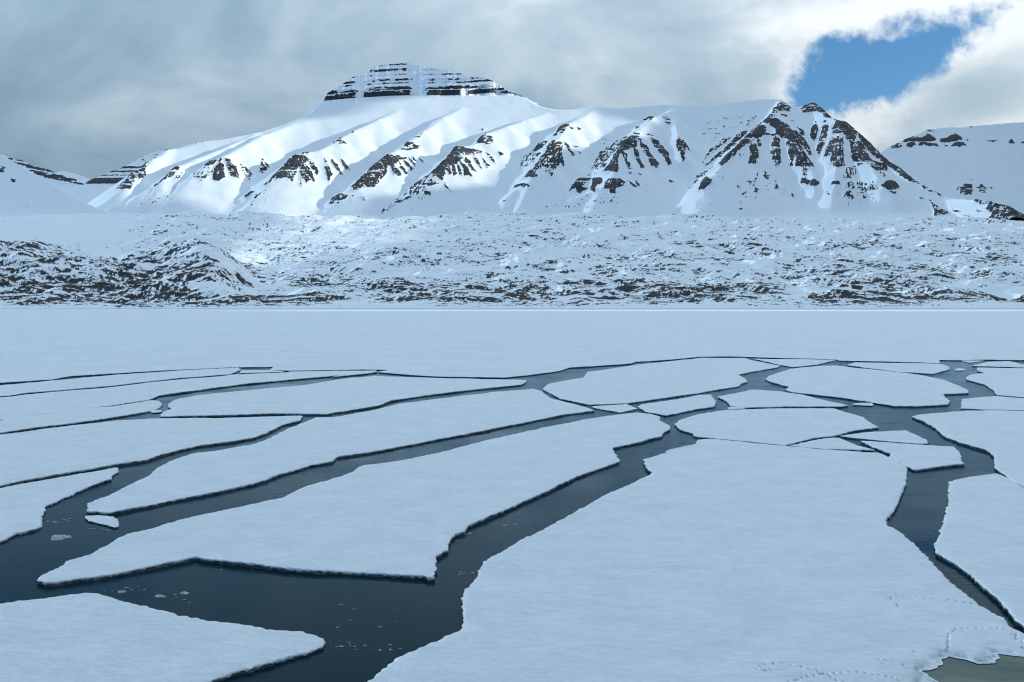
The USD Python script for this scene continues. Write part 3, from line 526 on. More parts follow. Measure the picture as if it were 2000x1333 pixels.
T3 = T2 + und
e_lay = np.interp(np.clip(T3, 0, None), ed, eh) + np.where(T3 < 0, T3 * 0.6, 0)
e_m = e_lay * (1 - gul) + e_plain * gul
over = np.maximum(e_m - emax, 0)
e_fin = np.minimum(e_m, emax) - np.where(e_m > emax, 0.25 * over, 0)
Y2 = Yb + T2 + rec + np.where(e_m < emax, jit, 0)
X2 = wx(U2, Y2)
Z2 = wz(vb - e_fin * FP / 5440, Y2) + np.where((e_fin > 0), 0.8 * fbm2(U2 / 8, T2 / 12, 3, 24), 0)
idx = np.clip(np.searchsorted(eh, e_m + 4.0 * fbm2(U2 / 13, e_m / 12, 3, 25, .7), 'right') - 1, 0, len(riser) - 1)
ris = np.array(riser, float)[idx]
ebed = e_m * FP / 5440
gate = uni(fbm2(U2 / 27 + idx * 31.7, idx * 7.3 + e_m / 60, 3, 26, .5), .36)
low = sstep(20, 12, ebed)
top = ((U2 > 722) & (U2 < 806) & (emax - e_m < 14 * 2.8)).astype(float)
side = sstep(720, 705, U2) * sstep(690, 712, U2)
keep = np.clip(0.42 + 0.56 * low + 0.34 * top - 1.1 * gul - 0.3 * side, 0, 1)
keep = np.where((U2 > 800) & (U2 < 838) & (ebed > 16), 0.05, keep)
rock2 = ris * sstep(1 - keep - .1, 1 - keep + .1, gate) * (e_fin > 1.0) * (e_m < emax + 2)
knob = (U2 > 1000) & (U2 < 1032)
rock2 = np.where(knob, sstep(.4, .6, gate) * (e_fin > 1.0), rock2)
put('summit_cliff', (np.stack([X2, Y2, Z2], -1).reshape(-1, 3), grid_faces(*U2.shape)), M_mtn, mountain, smooth=50 if False else True, attrs={'rock': gaussian_filter(rock2, (.6, 0)).ravel()})

# ------------------------------------------------------------------ mountains behind and beside
def ridge_mesh(name, top_u, top_v, yf, vf, slope, polys, label, mat, du=2.0, dy=8.0, extra=None, seed=100, back=0.35, floor_v=418.0):
    top = PchipInterpolator(top_u, top_v)
    us = np.arange(top_u[0], top_u[-1] + .1, du)
    vc = top(us)
    zf = wz(vf, yf)
    yc = np.maximum((zf - slope * yf - EYE) / ((HOR - vc) / FP - slope), yf + 20)
    zc = wz(vc, yc)
    y0 = min(yf - 60, 4240.0)
    ys = np.concatenate([np.arange(y0, yf, 45.0), np.arange(yf, yc.max() + 600, dy)])
    u, y = np.meshgrid(us, ys, indexing='ij')
    t = (y - yf) / (yc - yf)[:, None]
    g = np.where(t > 0, np.clip(t, 0, 1) ** 1.1, 0.6 * t)
    z = zf + (zc[:, None] - zf) * np.maximum(g, 0) - np.maximum(y - yc[:, None], 0) * back
    fl = (zf - (wz(floor_v, 4240.0) - 8)) / (yf - 4240.0) if yf > 4400 else 0.35
    z = np.where(y < yf, zf - (yf - y) * fl, z)
    x = wx(u, y)
    z = z + 6 * fbm2(x / 300, y / 300, 4, seed)
    v = HOR - (z - EYE) / y * FP
    r = rock_value(u, v, polys, seed) if polys else np.zeros_like(u)
    if extra is not None:
        z, r = extra(u, v, x, y, z, r)
    z = z + 5 * gaussian_filter(r, (2, 1)) + 1.2 * fbm2(x / 45, y / 45, 3, seed + 5)
    p = put(name, (np.stack([x, y, z], -1).reshape(-1, 3), grid_faces(*x.shape)), mat, attrs={'rock': r.ravel()})
    return tag(p, kind='structure', label=label)
ox, oy, sc = CROPS['F']
fr = [(d, a, np.array(p, float) / sc + (ox, oy)) for d, a, p in FAR_RIGHT]
ridge_mesh('mountain', [1640, 1700, 1730, 1760, 1790, 1810, 1850, 1900, 1960, 2000, 2060, 2140, 2240], [380, 312, 291, 276, 263, 255, 250, 247, 242, 239, 240, 248, 262], 6600., 455., .62, fr,
           'distant blue shaded snow mountain behind the rocky pyramid at the right', M_far, seed=120, floor_v=437.0)
def beds(specs):
    def f(u, v, x, y, z, r):
        for v0a, v0b, ua, ub, th, dens in specs:
            vm = v0a + (v0b - v0a) * (u - ua) / (ub - ua)
            n = uni(fbm2(u / 26, v / 5, 3, int(v0a)), .36)
            b = sstep(th / 2 + 1.2, th / 2 - 0.8, np.abs(v - vm) + 0.8 * noise2(u / 7, v / 4, 61)) * sstep(ua - 3, ua + 3, u) * sstep(ub + 3, ub - 3, u)
            r = np.maximum(r, b * sstep(1 - dens - .1, 1 - dens + .1, n))
        return z + 4 * r, r
    return f
ridge_mesh('mountain', [60, 120, 150, 166, 175, 195, 215, 240, 270, 300, 325, 350, 380, 440, 520], [408, 380, 366, 360, 355, 345, 337, 328, 312, 298, 292, 287, 280, 275, 280], 5600., 416., .62, None,
           'snow mountain with level dark rock bands at the head of the left valley', M_far, seed=140,
           extra=beds([(357, 356, 165, 252, 7.5, 1.0), (352, 350, 172, 262, 3.5, .95), (344, 343, 190, 262, 2, .8), (337, 336, 200, 275, 2.6, .95), (329, 328, 220, 280, 3.8, .95), (315, 313, 250, 285, 2.4, .4), (306, 304, 270, 310, 2.4, .3)]))
ridge_mesh('mountain', [-60, -20, 5, 22, 50, 60, 90, 110, 140, 160, 172, 200, 250], [298, 300, 303, 310, 318, 325, 332, 341, 349, 356, 363, 380, 400], 5800., 416., .6, None,
           'far snow mountain with level dark rock bands behind the smooth white hill at the left', M_far, seed=160,
           extra=beds([(311, 318, 15, 62, 3, .9), (318, 326, 20, 62, 3.2, .9), (326, 338, 50, 108, 4.5, .95), (334, 348, 55, 130, 3.5, .9), (340, 354, 65, 150, 3.8, .95), (346, 362, 85, 165, 3.2, .95)]))
ridge_mesh('mountain', [70, 100, 120, 140, 160, 176, 200, 240], [352, 341, 336, 338, 344, 350, 362, 380], 7600., 416., .55, None,
           'small white peak showing through the gap at the head of the left valley', M_far, seed=170)
hill_rocks = [(.6, 'h', np.array([(-5, 322), (9, 328), (9, 338), (-5, 336)], float)), (.35, 'l', np.array([(0, 342), (20, 342), (30, 356), (18, 358), (2, 350)], float)), (.7, 'h', np.array([(20, 350), (30, 350), (30, 357), (22, 356)], float)), (.1, 'h', np.array([(0, 395), (110, 400), (140, 412), (0, 412)], float))]
ridge_mesh('hill', [-420, -300, -200, -120, -60, -20, 0, 20, 45, 75, 110, 150, 180, 215], [262, 255, 262, 275, 287, 297, 303, 312, 325, 343, 364, 388, 404, 418], 4060., 423., .62, hill_rocks,
           'smooth white snow hill at the left edge of the valley', M_mtn, seed=180, dy=7)

# ------------------------------------------------------------------ moraine between the shore and the mountain
mu = [-300, 0, 120, 250, 330, 420, 500, 600, 700, 830, 1000, 1200, 1600, 2000, 2300]
my = [1940, 2050, 2200, 2450, 2850, 3300, 3600, 3950, 4300]
mv = np.array([
 [602.5, 582, 545, 482, 505, 468, 440, 424, 416],
 [602.5, 582, 543, 480, 508, 470, 442, 424, 416],
 [602.5, 584, 552, 496, 510, 468, 442, 424, 416],
 [602.5, 585, 560, 512, 510, 466, 442, 424, 416],
 [602.5, 584, 555, 503, 508, 465, 441, 424, 416],
 [602.5, 584, 552, 494, 506, 464, 441, 424, 416],
 [602.5, 589, 572, 546, 510, 474, 446, 426, 417],
 [602.5, 588, 569, 538, 500, 466, 444, 426, 417],
 [602.5, 587, 565, 529, 486, 453, 442, 427, 417],
 [602.5, 587, 563, 525, 472, 436, 428, 426, 417],
 [602.5, 587, 563, 524, 474, 442, 430, 424, 418],
 [602.5, 587, 564, 526, 482, 450, 437, 427, 420],
 [602.5, 587, 565, 528, 488, 458, 442, 434, 427],
 [602.5, 587, 565, 529, 488, 458, 444, 436, 432],
 [602.5, 587, 565, 529, 488, 458, 444, 436, 432]], float)
spl = RectBivariateSpline(mu, my, mv, kx=2, ky=2)
US3 = np.arange(-120, 2121, 1.9)
# rows spread evenly over the height they take up in view
yy = np.linspace(1935, 4330, 4000)
vv = spl.ev(np.full_like(yy, 900.), yy)
cum = np.cumsum(np.abs(np.gradient(vv)) + 0.03)
YS3 = np.interp(np.linspace(cum[0], cum[-1], 330), cum, yy)
U3, Y3 = np.meshgrid(US3, YS3, indexing='ij')
X3 = wx(U3, Y3)
H3 = wz(spl.ev(U3, Y3), Y3)
inland = sstep(1945, 2120, Y3)
left = sstep(560, 380, U3) * sstep(2750, 2500, Y3)
glac = sstep(300, 200, U3) * sstep(2750, 3000, Y3)
h1 = fbm2(X3 / 190, Y3 / 150, 2, 201)
h2 = 1 - np.abs(fbm2(X3 / 95 + 0.4 * h1, Y3 / 80, 2, 203)) * 1.6
h3 = fbm2(X3 / 26, Y3 / 30, 3, 205)
amp = inland * (1 - 0.85 * glac)
H3 += amp * ((15 + 4 * left) * h1 + (6 + 5 * left) * h2 + (0.8 + left) * h3)
# old till ridges bent by the ice
wx3 = X3 + 40 * fbm2(X3 / 170, Y3 / 170, 2, 207)
wy3 = Y3 + 45 * fbm2(X3 / 150, Y3 / 150, 2, 208)
sk = fbm2((wx3 + 0.5 * wy3) / 34, (wy3 - 0.35 * wx3) / 15, 3, 209)
sk2 = fbm2((wx3 - 0.6 * wy3) / 60, (wy3 + 0.4 * wx3) / 26, 3, 219)
H3 += amp * (0.8 + .8 * left) * (1.0 * sk + 1.3 * sk2)
H3 += 15 * fbm2(X3 / 240, Y3 / 420, 3, 223) * sstep(3350, 3900, Y3)
H3 = np.where(Y3 < 1955, np.minimum(H3, 0.4), H3)
slope_y = np.gradient(H3, axis=1) / np.gradient(Y3, axis=1)
facing = slope_y - gaussian_filter(slope_y, (26, 14))
facing = facing / (facing.std() + 1e-9)
big = fbm2(X3 / 230, Y3 / 190, 3, 211)
nfine = fbm2((wx3 + .4 * wy3) / 10, (wy3 - .3 * wx3) / 11, 4, 213, .72) / .36
nmid = fbm2((wx3 + .4 * wy3) / 46, (wy3 - .3 * wx3) / 24, 3, 215, .6) / .36
V3 = HOR - (H3 - EYE) / Y3 * FP
shore = np.exp(-((V3 - 584) / 10) ** 2) * (.35 + .65 * sstep(100, 260, U3))
dens = 0.035 + 0.03 * sstep(440, 500, V3) + 0.045 * sstep(900, 1400, U3) * sstep(440, 500, V3) + 0.17 * np.exp(-((V3 - 562) / 20) ** 2) + 0.55 * shore
dens = np.where(V3 > 450, dens + 0.24 * left * sstep(462, 480, V3), dens) - 0.04 * glac
dens = dens * np.clip(1 + 0.85 * big / .36, 0.05, 2.6) * sstep(1950, 1980, Y3) * sstep(412, 424, V3)
dens = np.clip(dens * 0.46, 0, .34)
line1 = 1.6 - 5.5 * np.abs(fbm2((wx3 + .9 * wy3) / 120, (wy3 - .25 * wx3) / 30, 3, 217, .55))
line2 = 1.6 - 5.5 * np.abs(fbm2((wx3 - .7 * wy3) / 150, (wy3 + .2 * wx3) / 36, 3, 218, .55))
line = np.clip(np.maximum(line1, line2 - .3), -1.2, 1.6)
val = 0.55 * nfine + 0.45 * nmid + 0.6 * line + 0.4 * np.clip(facing, -1.6, 1.6)
val = val / val.std()
from scipy.special import erfinv
need = math.sqrt(2) * erfinv(np.clip(1 - 2 * dens, -.999, .999))
rock3 = sstep(need - 0.45, need + 0.55, val)
# thin lines of debris along the buried glacier
lines = sstep(.62, .9, noise2(U3 / 160, V3 / 3.2, 221)) * glac * .7
rock3 = np.maximum(rock3, lines * sstep(.3, .6, uni(fbm2(U3 / 9, V3 / 3, 2, 222))))
H3 += 0.9 * rock3
mor = put('moraine', (np.stack([X3, Y3, H3], -1).reshape(-1, 3), grid_faces(*X3.shape)), M_mor, attrs={'rock': rock3.ravel()})
tag(mor, kind='structure', label='rolling snow covered moraine with dark rubble patches between the frozen shore and the mountain')

# ------------------------------------------------------------------ broken cloud added out of view to block the sun over the fjord
def to_sun_plane(p):
    return np.stack([p @ E1, p @ E2], -1)
E1 = np.array([-SUN[1], SUN[0], 0.0]); E1 /= np.linalg.norm(E1)
E2 = np.cross(SUN, E1)
def in_poly(x, y, poly):
    inside = np.zeros(x.shape, bool)
    poly = np.array(poly, float)
    for (ax, ay), (bx, by) in zip(poly, np.roll(poly, -1, 0)):
        with np.errstate(divide='ignore', invalid='ignore'):
            inside ^= ((ay > y) != (by > y)) & (x < (bx - ax) * (y - ay) / (by - ay) + ax)
    return inside
CELL = 45.0
G1, G2 = np.arange(-900, 11000, CELL), np.arange(-1500, 2500, CELL)
gap = np.zeros((len(G1), len(G2)), bool)  # holes shaped so sun reaches only chosen slopes, moraine and ice
def open_gap(p):
    q = to_sun_plane(p)
    i, j = np.round((q[:, 0] - G1[0]) / CELL).astype(int), np.round((q[:, 1] - G2[0]) / CELL).astype(int)
    ok = (i >= 0) & (i < len(G1)) & (j >= 0) & (j < len(G2))
    gap[i[ok], j[ok]] = True
LIT_SLOPES = [[(300,320),(385,278),(440,272),(400,300),(340,330),(290,375),(275,370)],
 [(480,268),(560,247),(600,262),(625,280),(575,305),(520,345),(450,380),(400,400),(380,395),(470,350),(440,320),(470,290)],
 [(625,290),(690,255),(735,222),(762,224),(790,238),(745,275),(720,315),(690,335),(640,355),(600,390),(585,424),(545,424),(555,370),(560,320),(590,300)],
 [(770,300),(826,255),(860,225),(905,210),(930,216),(900,245),(870,285),(850,310),(800,345),(740,375),(700,392),(670,390),(690,350),(730,325)],
 [(895,285),(930,275),(1000,240),(1060,213),(1080,222),(1040,250),(1000,300),(960,325),(900,360),(850,345)],
 [(1125,250),(1165,225),(1160,260),(1140,295)]]
LIT_MORAINE = [(640,425),(720,430),(700,455),(640,480),(560,515),(470,515),(480,495),(560,470),(620,445)]
for poly_ in LIT_SLOPES:
    m = in_poly(U, V, poly_); open_gap(np.stack([X, Y, H], -1)[m])
m = in_poly(U3, V3, LIT_MORAINE); open_gap(np.stack([X3, Y3, H3], -1)[m])
sx_, sy_ = np.meshgrid(np.arange(-420, 1500, 20.), np.arange(1400, 1480, 20.), indexing='ij')
sy_ = sy_ + 40 * noise2(sx_ / 300, sx_ * 0, 77)
open_gap(np.stack([sx_.ravel(), sy_.ravel(), 0 * sx_.ravel()], -1))
gap = gaussian_filter(gap.astype(float), 0.8) > 0.35
ico = trimesh.creation.icosphere(1)
cr_ = np.random.default_rng(11)
pv_, pf_, at_ = [], [], 0
from scipy.ndimage import distance_transform_edt
free = distance_transform_edt(~gap) * CELL
for i in range(0, len(G1)):
    for j in range(0, len(G2)):
        d = free[i, j] - CELL * .5
        if d < 30: continue
        rad = min(d, 260.0)
        big = rad > 120
        step_ = 4 if rad > 230 else 3 if rad > 165 else 2 if big else 1
        if (i % step_) or (j % step_): continue
        r_ = max(rad if rad < 165 else min(rad, 225.0), 40.0) * cr_.uniform(.95, 1.08) * 1.08
        c_ = SUN * (6200 + cr_.uniform(-90, 90)) + E1 * (G1[i] + cr_.uniform(-8, 8)) + E2 * (G2[j] + cr_.uniform(-8, 8))
        pv_.append(ico.vertices * r_ * cr_.uniform(.9, 1.1, (len(ico.vertices), 1)) + c_); pf_.append(ico.faces + at_); at_ += len(ico.vertices)
M_shade_cloud = usdkit.material(stage, L + 'added_grey_cloud', {'d': ('diffuse_bsdf', {'color': (0.75, 0.77, 0.8)}), 't': ('translucent_bsdf', {'color': (0.6, 0.64, 0.7)}), 'm': ('mix_closure', {'fac': 0.15})},
                          [('d.BSDF', 'm.closure1'), ('t.BSDF', 'm.closure2')], surface='m.closure')
tag(put('added_shade_cloud', (np.vstack(pv_), np.vstack(pf_)), M_shade_cloud), kind='stuff', label='unseen broken cloud bank added on the sunward side to shade the fjord')

# ------------------------------------------------------------------ sea water
pl = trimesh.Trimesh([(-6000, -200, 0), (6000, -200, 0), (6000, 2300, 0), (-6000, 2300, 0)], [(0, 1, 2), (0, 2, 3)], process=False)
tag(put('water', pl, M_water, smooth=False), kind='structure', label='dark open sea water in the leads between the floes')

# ------------------------------------------------------------------ ice floes
TOP = 0.28
def crop(ox, oy, s=2.857):
    return lambda *p: [(ox + x / s, oy + y / s) for x, y in p]
Z4, Z5, Z6, B1, B2, B3 = crop(0, 660), crop(650, 660), crop(1300, 660), crop(0, 960), crop(600, 960), crop(1300, 960)

def ragged(px, top, amp=1.0, seed=0):
    """Closed outline: the traced pixels put on the level of the floe's top, resampled and roughened."""
    w = ground(*np.array(px, float).T, top)
    out = []
    for a, b in zip(w, np.roll(w, -1, 0)):
        ylook = max(min(a[1], b[1]), 36.0)
        step = max(0.10, ylook / FP * 2.2)
        n = int(np.clip(np.linalg.norm(b - a) / step, 1, 500))
        t = (np.arange(n) / n)[:, None]
        out.append(a + (b - a) * t)
    p = np.vstack(out)
    nx = np.roll(p, -1, 0) - np.roll(p, 1, 0)
    nrm = np.stack([nx[:, 1], -nx[:, 0]], 1) / (np.linalg.norm(nx, axis=1, keepdims=True) + 1e-9)
    area = 0.5 * np.sum(p[:, 0] * np.roll(p[:, 1], -1) - np.roll(p[:, 0], -1) * p[:, 1])
    if area < 0:
        p, nrm = p[::-1], nrm[::-1] * -1 * -1
        nx = np.roll(p, -1, 0) - np.roll(p, 1, 0)
        nrm = np.stack([nx[:, 1], -nx[:, 0]], 1) / (np.linalg.norm(nx, axis=1, keepdims=True) + 1e-9)
    k = p[:, 1] / 60.0
    a = amp * (0.10 * fbm2(p[:, 0] / 1.3, p[:, 1] / 1.3, 3, 300 + seed) * np.clip(k, .7, 2) + 0.10 * noise2(p[:, 0] / .33, p[:, 1] / .33, 320 + seed))
    return p + nrm * a[:, None], nrm

def fill(outline, top, extra_pts=None, sx=11.0, sy=6.0, seed=0):
    """Triangles over the outline, dense as seen from the deck."""
    v = HOR + (EYE - top) * FP / np.maximum(outline[:, 1], 20)
    u = 1000 + outline[:, 0] / outline[:, 1] * FP
    b = np.stack([u, v], 1)
    r = np.random.default_rng(50 + seed)
    gu, gv = np.meshgrid(np.arange(u.min(), u.max(), sx), np.arange(v.min(), v.max(), sy), indexing='ij')
    g = np.stack([gu.ravel(), gv.ravel()], 1) + r.uniform(-.35, .35, (gu.size, 2)) * (sx, sy)
    from shapely import Polygon, contains_xy, prepare
    poly = Polygon(b).buffer(0)
    inner = poly.buffer(-min(4.0, 0.18 * (v.max() - v.min())))
    g = g[contains_xy(inner, g[:, 0], g[:, 1])] if not inner.is_empty else g[:0]
    if extra_pts is not None and len(extra_pts):
        ev = HOR + (EYE - top) * FP / extra_pts[:, 1]
        eu = 1000 + extra_pts[:, 0] / extra_pts[:, 1] * FP
        g = np.vstack([g, np.stack([eu, ev], 1)])
    pts = np.vstack([b, g])
    tri = Delaunay(pts + r.uniform(-1e-4, 1e-4, pts.shape)).simplices
    c = pts[tri].mean(1)
    tri = tri[contains_xy(poly, c[:, 0], c[:, 1])]
    y = (EYE - top) * FP / (pts[:, 1] - HOR)
    xy = np.stack([wx(pts[:, 0], y), y], 1)
    xy[:len(outline)] = outline
    a = xy[tri]
    neg = np.cross(a[:, 1] - a[:, 0], a[:, 2] - a[:, 0]) < 0
    tri[neg] = tri[neg][:, ::-1]
    return xy, tri

PRINTS = B3((1235,588),(1255,605),(1262,595),(1285,585),(1328,585),(1365,592),(1405,594),(1447,600),(1490,603),(1535,608),(1572,611),(1618,617),(1665,622),(1705,626),(1290,632),(1297,642),
 (1925,758),(1890,763),(1853,764),(1818,767),(1775,765),(1735,768),(1690,766),(1657,769),(1618,770),(1603,778),(1580,790),(1577,805),(1575,820),(1577,832),(1572,845),(1577,858),(1567,868),
 (510,990),(530,975),(550,965),(600,960),(648,957),(698,967),(752,975),(797,988),(845,1000),(875,1015),(905,1018),(918,1030),(952,1047),(997,1060),
 (685,1060),(720,1052),(740,1048),(762,1037),(790,1030),(830,1026),(858,1017),(885,1016),(940,1010),(985,1010),(1022,1003),(1070,1005),(1115,1010),(1155,1020),(1190,1023),(1232,1030),(1270,1040),(1300,1052),
 (545,1000),(560,1003),(583,995),(1190,938),(1215,958),(1225,940),(1270,945),(1325,955),(1325,968),(1345,985),(1935,793),(1958,795),(1953,808),(1953,822),(1990,835),(1990,860),(1385,890))

def floe(name, px, label, cat='ice floe', group='ice floes in the open leads', top=TOP, amp=1.0, prints=None, lip=0.12, mat=None, kind=None):
    seed = sum(map(ord, label)) % 997
    p, nrm = ragged(px, top, amp, seed)
    small = min(np.ptp(p[:, 0]), np.ptp(p[:, 1])) < 4
    inset = 0.10 if small else 0.22
    # rings: top ring inside the edge, rounded shoulder, edge, underside of the snow
    ring0 = p - nrm * inset
    extra, dents = None, []
    if prints is not None:
        c = ground(*np.array(prints).T, top)
        ang = np.arange(9) / 9 * 2 * np.pi
        extra = []
        for q in c:
            a = rng.uniform(0, 6.28)
            for rr, zz in ((0.0, -.11), (.045, -.10), (.085, 0.0)):
                for t in (ang if rr else [0]):
                    ex, ey = rr * 0.85 * math.cos(t), rr * 1.7 * math.sin(t)
                    extra.append((q[0] + ex, q[1] + ey))
                    dents.append(zz)
        extra = np.array(extra)
    xy, tri = fill(ring0, top, extra, seed=seed)
    n = len(p)
    dune = 0.07 * fbm2(xy[:, 0] / 6, xy[:, 1] / 2.2, 4, 340)
    dune += 0.022 * fbm2(xy[:, 0] / 1.2, xy[:, 1] / .55, 2, 345)
    roll = lambda q: 0.06 * fbm2(q[:, 0] / 6.5, q[:, 1] / 6.5, 2, 347)
    z = top + np.where(np.arange(len(xy)) < n, -0.012, dune) + roll(xy)
    if dents:
        z[-len(dents):] += np.array(dents)
    wet_and_dent_shade = np.zeros(len(xy))
    if dents:
        wet_and_dent_shade[-len(dents):] = np.where(np.array(dents) < -.01, .7, .0)  # print floors coloured darker, for packed wet snow and the shade of the dents
    sink = lambda q, zz: zz
    if prints is not None:
        pu, pv_ = 1000 + p[:, 0] / p[:, 1] * FP, HOR + (EYE - top) * FP / p[:, 1]
        pool_edge = p[(pu > 1790) & (pv_ > 1258) & (pu < 2005)]
        near = lambda q: cKDTree(pool_edge).query(q)[0]
        sink = lambda q, zz: np.where(zz > 0, zz * (1 - .82 * np.exp(-(near(q) / .6) ** 2)), zz)
        z = sink(xy, z)
        wet_and_dent_shade = np.maximum(wet_and_dent_shade, .85 * np.exp(-(near(xy) / .45) ** 2) * sstep(-.35, .35, fbm2(xy[:, 0] / .5, xy[:, 1] / .3, 3, 380)))
    cr = 0.02 * noise2(p[:, 0] / .35, p[:, 1] / .35, 350)
    fringe = np.clip(.075 * noise2(p[:, 0] / .17, p[:, 1] / .17, 351) + .05 * noise2(p[:, 0] / .6, p[:, 1] / .6, 352), -.12, .055)
    rings = [np.column_stack([p - nrm * inset * .35, np.full(n, top - .03) + cr * .8]),
             np.column_stack([p, top - .06 + cr]),
             np.column_stack([p - nrm * .015, top - lip + fringe]),
             np.column_stack([p - nrm * .10, top - lip + fringe + .01])]
    verts, faces, prev = [np.column_stack([xy, z])], [tri], np.arange(n)
    at = len(xy)
    nxt = np.roll(np.arange(n), -1)
    for r_ in rings:
        r_[:, 2] = sink(p, r_[:, 2] + roll(p))
        cur = np.arange(n) + at
        faces += [np.stack([prev, cur, cur[nxt]], 1), np.stack([prev, cur[nxt], prev[nxt]], 1)]
        verts.append(r_); prev = cur; at += n
    t = thing(name, label=label, cat=cat, group=group, kind=kind)
    verts = np.vstack(verts)
    put('snow_cover', (verts, np.vstack(faces)), mat or M_floe, t, attrs={'wet_and_dent_shade': np.concatenate([wet_and_dent_shade, np.zeros(len(verts) - len(wet_and_dent_shade))])} if prints is not None else None)
    # the ice below: set back under the snow, uneven, down into the water
    w1 = (0.05 + 0.04 * fbm2(p[:, 0] / .6, p[:, 1] / .6, 2, 360))[:, None]
    w2 = (0.03 + 0.06 * fbm2(p[:, 0] / .4, p[:, 1] / .4, 2, 361))[:, None]
    rr = [np.column_stack([p - nrm * w1, np.full(n, top - lip + .005)]), np.column_stack([p - nrm * w2, np.full(n, .5 * (top - lip))]), np.column_stack([p - nrm * (w2 + .02), np.full(n, -.12)])]
    rr[0][:, 2] += roll(p)
    for r_ in rr:
        r_[:, 2] = sink(p, r_[:, 2])
    f = []
    for k in (0, 1):
        a, b = np.arange(n) + k * n, np.arange(n) + (k + 1) * n
        f += [np.stack([a, b, b[nxt]], 1), np.stack([a, b[nxt], a[nxt]], 1)]
    put('ice_edge', (np.vstack(rr), np.vstack(f)), M_ice, t)
    return t

# the unbroken sheet from the farthest crack to the shore
edge = [(-700, 800), (-260, 769), (0, 747.5), (100, 741)] + Z4((400,212),(600,200),(750,190),(1000,177),(1200,168),(1330,163),(1530,161),(1505,178),(1610,183),(2000,176)) + Z5((150,175),(315,178),(250,190),(420,205),(600,215),(960,220),(1090,207),(1220,190),(1265,183),(1320,165),(1490,155),(1660,143),(1690,133),(1860,122),(2000,110)) + Z6((180,105),(380,103),(570,110),(955,120),(970,126),(1290,133),(1530,141),(1528,123),(1640,124),(1780,121),(2000,124)) + [(2300, 706), (2900, 712)]
sheet = floe('sea_ice', edge + [(2900, 603.2), (-700, 603.2)], 'wide unbroken sheet of snow covered sea ice reaching to the far shore', cat=None, group=None, mat=M_sheet, kind='structure')

